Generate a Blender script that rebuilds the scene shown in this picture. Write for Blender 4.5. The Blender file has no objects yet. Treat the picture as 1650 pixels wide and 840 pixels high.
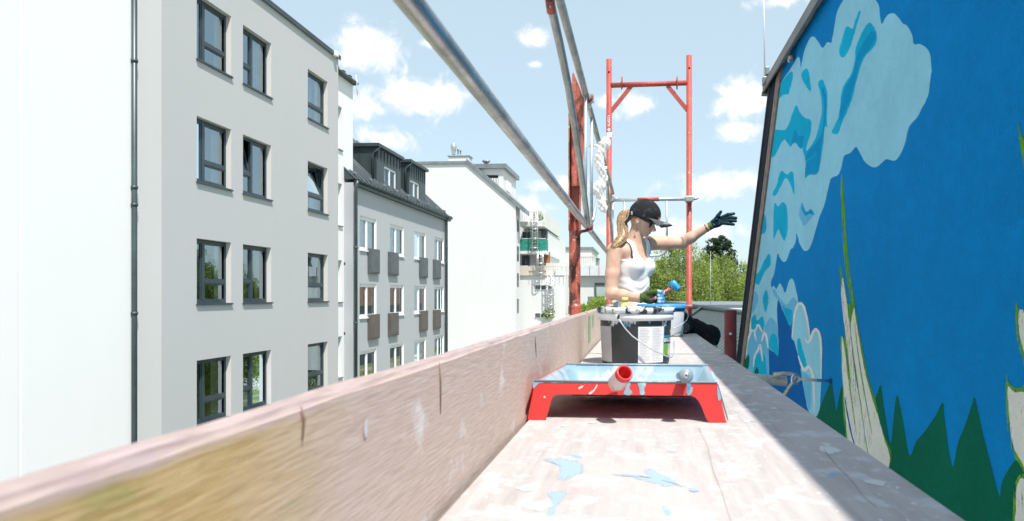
import bpy, bmesh, math, random
import numpy as np
from mathutils import Vector, Matrix, noise
from mathutils.geometry import tessellate_polygon

R = math.radians
scene = bpy.context.scene
COL = scene.collection

# ------------------------------------------------------------------ camera
CAM_Z, YAW, F = 0.27, R(4.5), 1100.0          # metres, radians, focal length in photo pixels
PX, PY = 946.4, 476.0                         # where the optical axis meets the photograph
cam_data = bpy.data.cameras.new('camera')
cam = bpy.data.objects.new('camera', cam_data)
COL.objects.link(cam)
cam.location = (0, 0, CAM_Z)
cam.rotation_euler = (R(90), 0, YAW)
cam_data.sensor_width = 36.0
cam_data.lens = 24.0
cam_data.shift_x = -(PX - 825) / 1650
cam_data.shift_y = (PY - 420) / 1650
cam_data.clip_start = 0.02
cam_data.clip_end = 6000
cam_data.dof.use_dof = True
cam_data.dof.focus_distance = 4.6
cam_data.dof.aperture_fstop = 9.0
scene.camera = cam

# ------------------------------------------------------------------ sun, sky, exposure
SUN_L = Vector((-0.33, 0.44, -1.0)).normalized()      # the way the light travels
sun_data = bpy.data.lights.new('sun', 'SUN')
sun_data.energy = 2.05
sun_data.angle = R(0.53)
sun_data.color = (1.0, 0.955, 0.89)
sun = bpy.data.objects.new('sun', sun_data)
COL.objects.link(sun)
sun.rotation_euler = (-SUN_L).to_track_quat('Z', 'Y').to_euler()
sun.location = (6, -6, 20)

world = bpy.data.worlds.new('World')
scene.world = world
world.use_nodes = True
scene.view_settings.view_transform = 'Standard'
scene.view_settings.look = 'None'
scene.view_settings.gamma = 1.0
scene.view_settings.exposure = 1.7
scene.render.engine = 'CYCLES'
scene.cycles.use_denoising = True
scene.cycles.max_bounces = 8
scene.cycles.transparent_max_bounces = 16
scene.cycles.sample_clamp_indirect = 6


def ray(px, py):
    c, s = math.cos(YAW), math.sin(YAW)
    return (Vector((c, s, 0)) * (px - PX) + Vector((0, 0, 1)) * (PY - py) + Vector((-s, c, 0)) * F)


def onX(px, py, X):
    d = ray(px, py); return Vector((0, 0, CAM_Z)) + d * (X / d.x)


def onY(px, py, Y):
    d = ray(px, py); return Vector((0, 0, CAM_Z)) + d * (Y / d.y)


def onZ(px, py, Z):
    d = ray(px, py); return Vector((0, 0, CAM_Z)) + d * ((Z - CAM_Z) / d.z)


def build_world():
    nt = world.node_tree; N = nt.nodes; L = nt.links
    N.clear()
    out = N.new('ShaderNodeOutputWorld')
    bg = N.new('ShaderNodeBackground'); bg.inputs['Strength'].default_value = 0.15
    sky = N.new('ShaderNodeTexSky'); sky.sky_type = 'NISHITA'; sky.sun_disc = False
    d = -SUN_L
    sky.sun_elevation = math.asin(d.z)
    sky.sun_rotation = math.atan2(d.x, d.y)
    sky.air_density = 1.0; sky.dust_density = 1.2; sky.ozone_density = 1.6; sky.altitude = 200
    tc = N.new('ShaderNodeTexCoord')
    D = tc.outputs['Generated']

    def math_(op, a, b=None, c=None, clamp=False):
        n = N.new('ShaderNodeMath'); n.operation = op; n.use_clamp = clamp
        for i, v in enumerate((a, b, c)):
            if v is None: continue
            if isinstance(v, (int, float)): n.inputs[i].default_value = v
            else: L.new(v, n.inputs[i])
        return n.outputs[0]
    nz = N.new('ShaderNodeTexNoise'); nz.inputs['Scale'].default_value = 12
    nz.inputs['Detail'].default_value = 7; nz.inputs['Roughness'].default_value = 0.58
    L.new(D, nz.inputs['Vector'])
    nz2 = N.new('ShaderNodeTexNoise'); nz2.inputs['Scale'].default_value = 2.6
    nz2.inputs['Detail'].default_value = 8; nz2.inputs['Roughness'].default_value = 0.55
    mp = N.new('ShaderNodeMapping'); mp.inputs['Scale'].default_value = (1, 1, 2.6); mp.inputs['Location'].default_value = (3.1, 0.4, 1.7)
    L.new(D, mp.inputs['Vector']); L.new(mp.outputs[0], nz2.inputs['Vector'])
    # cumulus: a centre direction and three half sizes each, edges broken up by fractal noise
    clouds = [(600, 78, 62, 44), (655, 155, 92, 36), (590, 172, 45, 30), (612, 222, 60, 30), (862, 62, 36, 16), (862, 104, 17, 9),
              (690, 70, 22, 9), (1030, 168, 58, 30), (975, 163, 26, 17), (1205, 160, 62, 48), (1165, 300, 120, 30),
              (862, 335, 46, 26), (1250, 2, 66, 16), (1100, 372, 190, 26), (905, 300, 60, 18), (1190, 210, 46, 20),
              (700, 330, 60, 20), (480, 120, 60, 30)]
    mask = None
    for (x, y, rx, ry) in clouds:
        c = ray(x, y).normalized()
        k = 1.0 / F * 0.97
        vm = N.new('ShaderNodeVectorMath'); vm.operation = 'SUBTRACT'
        L.new(D, vm.inputs[0]); vm.inputs[1].default_value = c
        vs = N.new('ShaderNodeVectorMath'); vs.operation = 'MULTIPLY'
        L.new(vm.outputs[0], vs.inputs[0]); vs.inputs[1].default_value = (1 / (rx * k), 1 / (rx * k), 1 / (ry * k))
        ln = N.new('ShaderNodeVectorMath'); ln.operation = 'LENGTH'
        L.new(vs.outputs[0], ln.inputs[0])
        m = math_('SUBTRACT', 1.0, ln.outputs['Value'])
        mask = m if mask is None else math_('MAXIMUM', mask, m)
    nz3 = N.new('ShaderNodeTexNoise'); nz3.inputs['Scale'].default_value = 34
    nz3.inputs['Detail'].default_value = 8; nz3.inputs['Roughness'].default_value = 0.6; nz3.inputs['Distortion'].default_value = 0.6
    L.new(D, nz3.inputs['Vector'])
    wob = math_('ADD', math_('MULTIPLY_ADD', nz.outputs['Fac'], 2.2, -1.06), math_('MULTIPLY_ADD', nz3.outputs['Fac'], 1.9, -0.98))
    mm = math_('ADD', mask, wob)
    near = math_('SMOOTH_MIN', math_('MAXIMUM', mm, 0.0), 1.0, 0.3)
    rmp = N.new('ShaderNodeMapRange'); rmp.interpolation_type = 'SMOOTHSTEP'
    rmp.inputs['From Min'].default_value = 0.0; rmp.inputs['From Max'].default_value = 0.62
    L.new(mm, rmp.inputs['Value']); rmp.inputs['From Max'].default_value = 0.85
    # scattered clouds in the unseen sky, thickened to raise the ambient light
    sep = N.new('ShaderNodeSeparateXYZ'); L.new(D, sep.inputs[0])
    rm2 = N.new('ShaderNodeMapRange'); rm2.interpolation_type = 'SMOOTHSTEP'
    rm2.inputs['From Min'].default_value = 0.49; rm2.inputs['From Max'].default_value = 0.66
    rm2.inputs['To Max'].default_value = 0.93
    L.new(nz2.outputs['Fac'], rm2.inputs['Value'])
    behind = N.new('ShaderNodeMapRange'); behind.inputs['From Min'].default_value = 0.62; behind.inputs['From Max'].default_value = 0.45
    L.new(sep.outputs[1], behind.inputs['Value'])
    gen = math_('MULTIPLY', rm2.outputs[0], behind.outputs[0], clamp=True)
    cm = math_('MAXIMUM', math_('MULTIPLY', rmp.outputs[0], 0.93), gen, clamp=True)
    mix = N.new('ShaderNodeMix'); mix.data_type = 'RGBA'
    L.new(cm, mix.inputs['Factor'])
    # thin high haze whitens the whole summer sky a little
    hz = N.new('ShaderNodeMix'); hz.data_type = 'RGBA'; hz.inputs['Factor'].default_value = 0.86
    L.new(sky.outputs[0], hz.inputs[6]); hz.inputs[7].default_value = (1.15, 1.43, 1.53, 1)
    L.new(hz.outputs[2], mix.inputs[6])
    shd = N.new('ShaderNodeMapRange'); shd.interpolation_type = 'SMOOTHSTEP'
    shd.inputs['From Min'].default_value = 0.15; shd.inputs['From Max'].default_value = 1.1
    L.new(mm, shd.inputs['Value'])
    cc = N.new('ShaderNodeMix'); cc.data_type = 'RGBA'; L.new(shd.outputs[0], cc.inputs['Factor'])
    cc.inputs[6].default_value = (2.1, 2.2, 2.26, 1); cc.inputs[7].default_value = (3.0, 3.02, 3.0, 1)
    L.new(cc.outputs[2], mix.inputs[7])
    L.new(mix.outputs[2], bg.inputs['Color'])
    L.new(bg.outputs[0], out.inputs[0])


build_world()

# ------------------------------------------------------------------ mesh helpers
class MB:
    """collects faces for ONE mesh object"""
    def __init__(s): s.v, s.f, s.m, s.sm = [], [], [], []

    def add(s, vs, fs, m=0, smooth=False):
        b = len(s.v); s.v += [tuple(v) for v in vs]
        for f in fs:
            s.f.append(tuple(b + i for i in f)); s.m.append(m); s.sm.append(smooth)
        return s

    def box(s, x0, x1, y0, y1, z0, z1, m=0):
        if x0 > x1: x0, x1 = x1, x0
        if y0 > y1: y0, y1 = y1, y0
        if z0 > z1: z0, z1 = z1, z0
        v = [(x0, y0, z0), (x1, y0, z0), (x1, y1, z0), (x0, y1, z0), (x0, y0, z1), (x1, y0, z1), (x1, y1, z1), (x0, y1, z1)]
        return s.add(v, [(0, 3, 2, 1), (4, 5, 6, 7), (0, 1, 5, 4), (1, 2, 6, 5), (2, 3, 7, 6), (3, 0, 4, 7)], m)

    def quad(s, a, b, c, d, m=0): return s.add([a, b, c, d], [(0, 1, 2, 3)], m)

    def tube(s, pts, r, n=10, m=0, cap=True, smooth=True):
        pts = [Vector(p) for p in pts]
        rr = r if isinstance(r, (list, tuple)) else [r] * len(pts)
        vs = []; prev = None
        for i, p in enumerate(pts):
            t = (pts[min(i + 1, len(pts) - 1)] - pts[max(i - 1, 0)]).normalized()
            if prev is None:
                a = Vector((0, 0, 1)) if abs(t.z) < .9 else Vector((1, 0, 0))
                u = t.cross(a).normalized()
            else:
                u = (prev - t * prev.dot(t)).normalized()
            w = t.cross(u); prev = u
            for k in range(n):
                a = 2 * math.pi * k / n
                vs.append(p + (u * math.cos(a) + w * math.sin(a)) * rr[i])
        fs = []
        for i in range(len(pts) - 1):
            for k in range(n):
                k2 = (k + 1) % n
                fs.append((i * n + k, i * n + k2, (i + 1) * n + k2, (i + 1) * n + k))
        s.add(vs, fs, m, smooth)
        if cap:
            b = len(s.v) - len(vs)
            s.f.append(tuple(b + k for k in reversed(range(n)))); s.m.append(m); s.sm.append(False)
            s.f.append(tuple(b + (len(pts) - 1) * n + k for k in range(n))); s.m.append(m); s.sm.append(False)
        return s

    def lathe(s, prof, c=(0, 0, 0), n=32, m=0, ax=None, smooth=True):
        """prof: (radius, height) along axis ax from c"""
        c = Vector(c); ax = Vector(ax).normalized() if ax is not None else Vector((0, 0, 1))
        a = Vector((1, 0, 0)) if abs(ax.x) < .9 else Vector((0, 1, 0))
        u = ax.cross(a).normalized(); w = ax.cross(u)
        vs = []
        for (r, h) in prof:
            for k in range(n):
                t = 2 * math.pi * k / n
                vs.append(c + ax * h + (u * math.cos(t) + w * math.sin(t)) * max(r, 1e-5))
        fs = []
        for i in range(len(prof) - 1):
            for k in range(n):
                k2 = (k + 1) % n
                fs.append((i * n + k, i * n + k2, (i + 1) * n + k2, (i + 1) * n + k))
        return s.add(vs, fs, m, smooth)

    def build(s, name, mats, parent=None, fix=True):
        me = bpy.data.meshes.new(name)
        me.from_pydata(s.v, [], s.f)
        for mt in (mats if isinstance(mats, (list, tuple)) else [mats]): me.materials.append(mt)
        me.polygons.foreach_set('material_index', s.m)
        me.polygons.foreach_set('use_smooth', s.sm)
        if fix:
            bm = bmesh.new(); bm.from_mesh(me)
            bmesh.ops.recalc_face_normals(bm, faces=bm.faces)
            bm.to_mesh(me); bm.free()
        me.update()
        o = bpy.data.objects.new(name, me)
        COL.objects.link(o)
        if parent is not None: o.parent = parent; o.matrix_parent_inverse = parent.matrix_basis.inverted()
        return o


def bevel(o, w, seg=2, ang=35):
    md = o.modifiers.new('bevel', 'BEVEL'); md.width = w; md.segments = seg; md.limit_method = 'ANGLE'; md.angle_limit = R(ang)
    return o


def tag(o, label=None, cat=None, group=None, kind=None):
    if label: o['label'] = label
    if cat: o['category'] = cat
    if group: o['group'] = group
    if kind: o['kind'] = kind
    return o


def empty(name, loc, label=None, cat=None, group=None):
    o = bpy.data.objects.new(name, None); COL.objects.link(o)
    o.location = loc; o.empty_display_size = .1
    return tag(o, label, cat, group)


def rail(P, Q, n): return [Vector(P).lerp(Vector(Q), i / n) for i in range(n + 1)]


# ------------------------------------------------------------------ materials
def hexc(r, g, b):                                # sRGB 0-255 to linear
    f = lambda c: (c / 255 / 12.92) if c / 255 <= .04045 else ((c / 255 + .055) / 1.055) ** 2.4
    return (f(r), f(g), f(b), 1)


def lin(*c): return (c[0], c[1], c[2], 1)


class Mat:
    def __init__(s, name, rough=.6, metal=0, spec=.5):
        s.m = bpy.data.materials.new(name); s.m.use_nodes = True
        s.N, s.L = s.m.node_tree.nodes, s.m.node_tree.links
        s.b = s.N['Principled BSDF']; s.out = s.N['Material Output']
        s.b.inputs['Roughness'].default_value = rough; s.b.inputs['Metallic'].default_value = metal
        s.b.inputs['Specular IOR Level'].default_value = spec
        s.geo = None; s.tc = None

    def pos(s, scale=(1, 1, 1), loc=(0, 0, 0), local=False, rot=(0, 0, 0)):
        if local:
            if not s.tc: s.tc = s.N.new('ShaderNodeTexCoord')
            src = s.tc.outputs['Object']
        else:
            if not s.geo: s.geo = s.N.new('ShaderNodeNewGeometry')
            src = s.geo.outputs['Position']
        mp = s.N.new('ShaderNodeMapping'); mp.inputs['Scale'].default_value = scale
        mp.inputs['Location'].default_value = loc; mp.inputs['Rotation'].default_value = rot
        s.L.new(src, mp.inputs['Vector']); return mp.outputs[0]

    def noise(s, vec, scale=5, detail=4, rough=.55, dist=0):
        n = s.N.new('ShaderNodeTexNoise'); n.inputs['Scale'].default_value = scale; n.inputs['Detail'].default_value = detail
        n.inputs['Roughness'].default_value = rough; n.inputs['Distortion'].default_value = dist
        s.L.new(vec, n.inputs['Vector']); return n.outputs['Fac']

    def ramp(s, v, a, b, lo=0, hi=1, smooth=False):
        n = s.N.new('ShaderNodeMapRange'); n.clamp = True
        if smooth: n.interpolation_type = 'SMOOTHSTEP'
        for k, x in (('From Min', a), ('From Max', b), ('To Min', lo), ('To Max', hi)): n.inputs[k].default_value = x
        s.L.new(v, n.inputs['Value']); return n.outputs[0]

    def mth(s, op, a, b=None, c=None):
        n = s.N.new('ShaderNodeMath'); n.operation = op
        for i, v in enumerate((a, b, c)):
            if v is None: continue
            if isinstance(v, (int, float)): n.inputs[i].default_value = v
            else: s.L.new(v, n.inputs[i])
        return n.outputs[0]

    def mix(s, f, a, b):
        n = s.N.new('ShaderNodeMix'); n.data_type = 'RGBA'
        for sock, v in ((n.inputs['Factor'], f), (n.inputs[6], a), (n.inputs[7], b)):
            if isinstance(v, (int, float)): sock.default_value = v
            elif isinstance(v, (tuple, list)): sock.default_value = v
            else: s.L.new(v, sock)
        return n.outputs[2]

    def axis(s, vec, i):
        n = s.N.new('ShaderNodeSeparateXYZ'); s.L.new(vec, n.inputs[0]); return n.outputs[i]

    def col(s, c):
        if isinstance(c, (tuple, list)): s.b.inputs['Base Color'].default_value = c
        else: s.L.new(c, s.b.inputs['Base Color'])
        return s

    def rgh(s, v): s.L.new(v, s.b.inputs['Roughness']); return s

    def bump(s, v, strength=.3, dist=.01):
        n = s.N.new('ShaderNodeBump'); n.inputs['Strength'].default_value = strength; n.inputs['Distance'].default_value = dist
        s.L.new(v, n.inputs['Height']); s.L.new(n.outputs[0], s.b.inputs['Normal']); return s


def simple(name, c, rough=.6, metal=0, var=.12, scale=6, bump=0, bdist=.004, detail=4, spec=.5, c2=None):
    """plain procedural surface with slight mottling"""
    s = Mat(name, rough, metal, spec)
    p = s.pos()
    n = s.noise(p, scale, detail)
    a = tuple(x * (1 - var) for x in c[:3]) + (1,)
    b = c2 or tuple(min(1, x * (1 + var)) for x in c[:3]) + (1,)
    s.col(s.mix(s.ramp(n, .3, .7), a, b))
    if bump: s.bump(s.noise(p, scale * 5, 3), bump, bdist)
    return s.m


def stucco(name, c, var=.05, bump=.25, grain=90, streak=0.05):
    s = Mat(name, .9, 0, .25)
    p = s.pos()
    n = s.noise(p, .35, 4, .6)
    st = s.noise(s.pos((1.6, 1.6, .12)), 1.4, 4, .6)          # faint rain streaks
    f = s.mth('ADD', s.ramp(n, .3, .7, -var, var), s.ramp(st, .35, .7, -streak, streak))
    base = s.N.new('ShaderNodeMix'); base.data_type = 'RGBA'
    g = s.mth('ADD', f, .5)
    s.col(s.mix(g, tuple(x * .7 for x in c[:3]) + (1,), tuple(min(1, x * 1.3) for x in c[:3]) + (1,)))
    s.bump(s.noise(p, grain, 2), bump, .004)
    return s.m


M = {}
M['white_wall'] = stucco('white_render', lin(.84, .85, .855), .02, .15, 40, .012)
M['white_wall2'] = stucco('white_render_gable', lin(.66, .67, .67), .02, .1, 20, .02)
M['grey_wall'] = stucco('grey_render', lin(.47, .478, .488), .02, .25, 60, .008)
M['grey_wall2'] = stucco('blue_grey_render', lin(.425, .445, .465), .02, .2, 40, .01)
M['reveal'] = stucco('pale_reveal_render', lin(.62, .60, .585), .02, .2, 60, .01)
M['anthracite'] = simple('anthracite_paint', lin(.035, .055, .068), .35, 0, .15, 3)
M['dark_zinc'] = simple('dark_zinc_sheet', lin(.05, .068, .072), .42, .3, .25, 1.2)
M['zinc'] = simple('zinc_sheet', lin(.23, .26, .27), .4, .5, .2, 1.5)
M['pipe_zinc'] = simple('grey_green_downpipe', lin(.055, .08, .085), .4, .3, .2, 2)
M['white_pvc'] = simple('white_plastic_frame', lin(.8, .8, .8), .35, 0, .03, 3)
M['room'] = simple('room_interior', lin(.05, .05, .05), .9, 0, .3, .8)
M['curtain'] = simple('beige_curtain', lin(.50, .44, .37), .9, 0, .1, 4)
M['curtain_white'] = simple('white_curtain', lin(.84, .86, .88), .9, 0, .08, 4)
M['blind_orange'] = simple('orange_blind', lin(.72, .30, .17), .8, 0, .15, 6)
M['blind_yellow'] = simple('yellow_blind', lin(.72, .62, .24), .8, 0, .15, 6)
M['box_grey'] = simple('grey_metal_box', lin(.10, .115, .12), .45, .2, .15, 3)
M['box_brown'] = simple('brown_metal_box', lin(.12, .102, .094), .45, .2, .15, 3)
M['concrete'] = simple('pale_concrete', lin(.64, .64, .62), .85, 0, .08, 2, .15)
M['white_paint'] = simple('white_painted_metal', lin(.75, .76, .77), .4, 0, .04, 4)
M['bright_steel'] = simple('bright_steel', lin(.55, .57, .58), .35, .8, .1, 5)


def glass_mat(name, ior=1.9, tint=(.86, .93, .95), refl=.0):
    m = bpy.data.materials.new(name); m.use_nodes = True
    N, L = m.node_tree.nodes, m.node_tree.links
    N.remove(N['Principled BSDF'])
    g = N.new('ShaderNodeBsdfGlossy'); g.inputs['Roughness'].default_value = .01; g.inputs['Color'].default_value = (.78, .93, 1.0, 1)
    t = N.new('ShaderNodeBsdfTransparent'); t.inputs['Color'].default_value = (*tint, 1)
    fr = N.new('ShaderNodeFresnel'); fr.inputs['IOR'].default_value = ior
    nz = N.new('ShaderNodeTexNoise'); nz.inputs['Scale'].default_value = .9
    ge = N.new('ShaderNodeNewGeometry'); L.new(ge.outputs['Position'], nz.inputs['Vector'])
    bp = N.new('ShaderNodeBump'); bp.inputs['Strength'].default_value = .03; bp.inputs['Distance'].default_value = .05
    L.new(nz.outputs['Fac'], bp.inputs['Height']); L.new(bp.outputs[0], g.inputs['Normal'])
    mx = N.new('ShaderNodeMixShader')
    mr = N.new('ShaderNodeMapRange'); mr.inputs['To Min'].default_value = refl; mr.inputs['To Max'].default_value = 1
    L.new(fr.outputs[0], mr.inputs['Value']); L.new(mr.outputs[0], mx.inputs[0]); L.new(t.outputs[0], mx.inputs[1]); L.new(g.outputs[0], mx.inputs[2])
    L.new(mx.outputs[0], N['Material Output'].inputs[0])
    return m


M['glass'] = glass_mat('window_glass', 1.6, (.82, .9, .93), .34)
M['glass_clear'] = glass_mat('clear_window_glass', 1.45, (.97, .98, .98), .07)

# ================================================================== THE SETTING
GROUND_Z = -9.4
g = MB()
g.quad((-900, -300, GROUND_Z), (900, -300, GROUND_Z), (900, 2500, GROUND_Z), (-900, 2500, GROUND_Z))
gm = Mat('ground_lawn_and_paving', .95, 0, .2)
gp = gm.pos()
gm.col(gm.mix(gm.ramp(gm.noise(gp, .06, 5), .45, .55), lin(.10, .14, .05), lin(.42, .41, .38)))  # unseen paving made pale so it bounces light onto the mural wall
tag(g.build('ground', gm.m), kind='structure')


def facade_mesh(mb, X, y0, y1, z0, z1, holes, depth, mf=0, mr=1):
    """wall sheet facing +x at X with recessed rectangular openings (ya, yb, za, zb)"""
    ys = sorted({y0, y1, *[h[0] for h in holes], *[h[1] for h in holes]})
    zs = sorted({z0, z1, *[h[2] for h in holes], *[h[3] for h in holes]})
    for i in range(len(ys) - 1):
        for j in range(len(zs) - 1):
            cy, cz = (ys[i] + ys[i + 1]) / 2, (zs[j] + zs[j + 1]) / 2
            if any(h[0] < cy < h[1] and h[2] < cz < h[3] for h in holes): continue
            mb.quad((X, ys[i], zs[j]), (X, ys[i + 1], zs[j]), (X, ys[i + 1], zs[j + 1]), (X, ys[i], zs[j + 1]), mf)
    B = X - depth
    for (a, b, c, d) in holes:
        mb.quad((X, a, c), (X, b, c), (B, b, c), (B, a, c), mr)
        mb.quad((X, a, d), (B, a, d), (B, b, d), (X, b, d), mr)
        mb.quad((X, a, c), (B, a, c), (B, a, d), (X, a, d), mr)
        mb.quad((X, b, c), (X, b, d), (B, b, d), (B, b, c), mr)


def window(parent, X, hole, cells, fmat, depth, sill_mat=None, curtain=None, bar=.06, sill_out=.045, tilt=None, blind=None, cdep=.16, glass=None):
    """one window filling a hole; cells = list of (share of width, [transom fractions from the bottom])"""
    a, b, c, d = hole
    B = X - depth
    f = MB()
    x0, x1 = B - .035, B + .03
    f.box(x0, x1, a, b, c, c + bar); f.box(x0, x1, a, b, d - bar, d)
    f.box(x0, x1, a, a + bar, c + bar, d - bar); f.box(x0, x1, b - bar, b, c + bar, d - bar)
    panes = []; y = a + bar; tot = b - a - 2 * bar
    for i, (w, tr) in enumerate(cells):
        yb = y + w * tot
        if i < len(cells) - 1:
            f.box(x0 + .002, x1 + .004, yb - bar * .55, yb + bar * .55, c + bar, d - bar)
            ye = yb - bar * .55
        else: ye = yb
        z = c + bar
        for t in list(tr) + [1]:
            zt = c + bar + t * (d - c - 2 * bar)
            ze = zt - (bar * .5 if t < 1 else 0)
            if t < 1: f.box(x0 + .004, x1 + .006, y, ye, zt - bar * .5, zt + bar * .5)
            panes.append((y, ye, z, ze)); z = zt + (bar * .5 if t < 1 else 0)
        y = yb + bar * .55
    # sash rebates
    sh = bar * .55
    for k, (p, q, r, s_) in enumerate(panes):
        if tilt == k: continue
        f.box(x0 + .01, x1 - .012, p, p + sh, r, s_); f.box(x0 + .01, x1 - .012, q - sh, q, r, s_)
        f.box(x0 + .01, x1 - .012, p + sh, q - sh, r, r + sh); f.box(x0 + .01, x1 - .012, p + sh, q - sh, s_ - sh, s_)
    w = f.build('window', fmat, parent)
    for k, (p, q, r, s_) in enumerate(panes):
        pm = MB()
        if tilt == k:
            h = s_ - r; an = R(13); off = lambda z, t=0: (B - math.sin(an) * (z - r) - t, z)
            sb = MB()
            def slab(pa, pb, za, zb, t0, t1):
                vs = []
                for t in (t0, t1):
                    for yy, zz in ((pa, za), (pb, za), (pb, zb), (pa, zb)):
                        X_, Z_ = off(zz, t); vs.append((X_, yy, Z_))
                sb.add(vs, [(0, 1, 2, 3), (7, 6, 5, 4), (0, 4, 5, 1), (1, 5, 6, 2), (2, 6, 7, 3), (3, 7, 4, 0)])
            g_ = .07
            slab(p, p + g_, r, s_, -.02, .03); slab(q - g_, q, r, s_, -.02, .03)
            slab(p + g_, q - g_, r, r + g_, -.02, .03); slab(p + g_, q - g_, s_ - g_, s_, -.02, .03)
            sb.build('sash', fmat, w)
            X0, Z0 = off(r + .05); X1, Z1 = off(s_ - .05)
            pm.quad((X0, p + .05, Z0), (X0, q - .05, Z0), (X1, q - .05, Z1), (X1, p + .05, Z1))
        else:
            pm.quad((B - .005, p, r), (B - .005, q, r), (B - .005, q, s_), (B - .005, p, s_))
        pm.build('pane', M['glass_clear'] if tilt == k else (glass or M['glass']), w)
    if sill_mat:
        s = MB(); s.box(B + .03, X + sill_out, a - .0, b + .0, c - .004, c + .012)
        s.box(X + .002, X + sill_out, a - .03, b + .03, c - .03, c - .004)
        s.build('sill', sill_mat, w)
    if curtain:
        lo, hi, cm = curtain
        n = 26; cb = MB(); vs = []
        for i in range(n + 1):
            yy = a + (b - a) * (lo + (hi - lo) * i / n)
            xx = B - cdep + cdep * (.22 * math.sin(i * 1.9) + .08 * math.sin(i * 4.1))
            vs += [(xx, yy, c - .1), (xx, yy, d + .1)]
        cb.add(vs, [(2 * i, 2 * i + 2, 2 * i + 3, 2 * i + 1) for i in range(n)], 0, True)
        cb.build('curtain', cm, w)
    if blind:
        lo, bm_ = blind
        bb = MB(); z = d - .02; i = 0
        while z > c + (d - c) * lo:
            bb.quad((B - .06, a, z), (B - .06, b, z), (B - .048, b, z - .068), (B - .048, a, z - .068)); z -= .07
        bb.build('blind', bm_, w)
    return w


def downpipe(parent, px_pts, r, mat, name='downpipe', joints=()):
    t = MB(); t.tube(px_pts, r, 12)
    o = t.build(name, mat, parent)
    for z in joints:
        p = px_pts[0]
        j = MB(); j.lathe([(r * 1.02, -.03), (r * 1.25, -.03), (r * 1.25, .03), (r * 1.02, .03)], (p[0], p[1], z), 12)
        j.box(p[0] - r * 2.2, p[0] + r * .2, p[1] + r * .8, p[1] + r * 1.6, z - .015, z + .015)
        j.build('pipe_bracket', mat, o)
    return o


# ------------------------------------------------------------------ 1  tall grey house with a flat roof
XB = -10.5
Yp = lambda px, X=XB: onX(px, PY, X).y
b1 = empty('grey_apartment_building', (XB, 18, GROUND_Z), 'tall grey flat roofed apartment building with dark framed recessed windows', 'building')
yA, yStrip, yE = Yp(214), Yp(260), Yp(545)
cols = [(Yp(317), Yp(372.5)), (Yp(391.5), Yp(437)), (Yp(496), Yp(528))]
zt3 = onX(317, 384, XB).z; zs3 = onX(317, 490, XB).z
H1 = zt3 - zs3
st = (onX(317, 95, XB).z - zs3) / 2
zroof = onX(545, 92, XB).z
holes = []
for k in (2, 1, 0, -1, -2):
    for (a, b) in cols: holes.append((a, b, zs3 + k * st, zt3 + k * st))
w = MB()
facade_mesh(w, XB, yStrip, yE, GROUND_Z, zroof, holes, .17)
w.quad((XB, yE, GROUND_Z), (XB - 12, yE, GROUND_Z), (XB - 12, yE, zroof), (XB, yE, zroof))
w.quad((XB, yA, zroof), (XB, yE, zroof), (XB - 12, yE, zroof), (XB - 12, yA, zroof))
w.quad((XB - 12, yA, GROUND_Z), (XB - 12, yE, GROUND_Z), (XB - 12, yE, zroof), (XB - 12, yA, zroof))
w.quad((XB, yA, GROUND_Z), (XB - 12, yA, GROUND_Z), (XB - 12, yA, zroof), (XB, yA, zroof))
w.build('wall', [M['grey_wall'], M['reveal']], b1)
w = MB(); w.box(XB - .3, XB + .004, yA + .14, yStrip, GROUND_Z, zroof - .01)
w.build('pale_wall_strip', stucco('pale_grey_render', lin(.60, .595, .59), .02, .2, 60, .01), b1)
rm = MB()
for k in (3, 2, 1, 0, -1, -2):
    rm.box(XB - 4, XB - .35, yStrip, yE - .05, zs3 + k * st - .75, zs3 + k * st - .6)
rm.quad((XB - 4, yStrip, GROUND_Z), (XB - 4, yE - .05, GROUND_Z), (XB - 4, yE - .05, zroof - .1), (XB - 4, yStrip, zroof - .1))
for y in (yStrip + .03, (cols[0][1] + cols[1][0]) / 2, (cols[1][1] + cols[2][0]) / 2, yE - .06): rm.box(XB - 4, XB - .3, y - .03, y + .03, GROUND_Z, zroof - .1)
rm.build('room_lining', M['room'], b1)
lay = [[(.30, []), (.70, [.33])], [(.44, [.36]), (.56, [])], [(1, [.33])]]
k = 0
for row in (2, 1, 0, -1, -2):
    for ci, (a, b) in enumerate(cols):
        h = (a, b, zs3 + row * st, zt3 + row * st)
        tl = {(1, 1): 1, (1, 2): 1}.get((row, ci))
        rr_ = random.Random(row * 7 + ci * 3 + 50)
        cu = [(.86, 1.22), (.78, 1.22), (.72, 1.25)][ci]
        cu = (cu[0] + rr_.uniform(-.12, .1), cu[1])
        cmx = rr_.choice([M['curtain'], M['curtain'], M['curtain_white'], M['curtain']])
        window(b1, XB, h, lay[ci], M['anthracite'], .17, M['anthracite'], None if tl is not None else (cu[0], cu[1], cmx), .075, .05, tl)
cp = MB(); cp.box(XB - .5, XB + .07, yStrip - .4, yE + .06, zroof, zroof + .045)
cp.box(XB + .05, XB + .07, yStrip - .4, yE + .06, zroof - .10, zroof)
cp.build('roof_edge_flashing', M['dark_zinc'], b1)
ov = MB(); p = onX(537, 86, XB)
ov.box(XB, XB + .16, p.y - .09, p.y + .09, p.z - .12, p.z + .06)
bevel(ov.build('overflow_spout', M['white_paint'], b1), .02)
yD = Yp(216.5, XB + .09)
downpipe(b1, [(XB + .09, yD, GROUND_Z), (XB + .09, yD, zroof + 1.5)], .054, M['pipe_zinc'], 'downpipe',
         [onX(216, y, XB + .09).z for y in (98, 302, 505, 330)])

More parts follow.
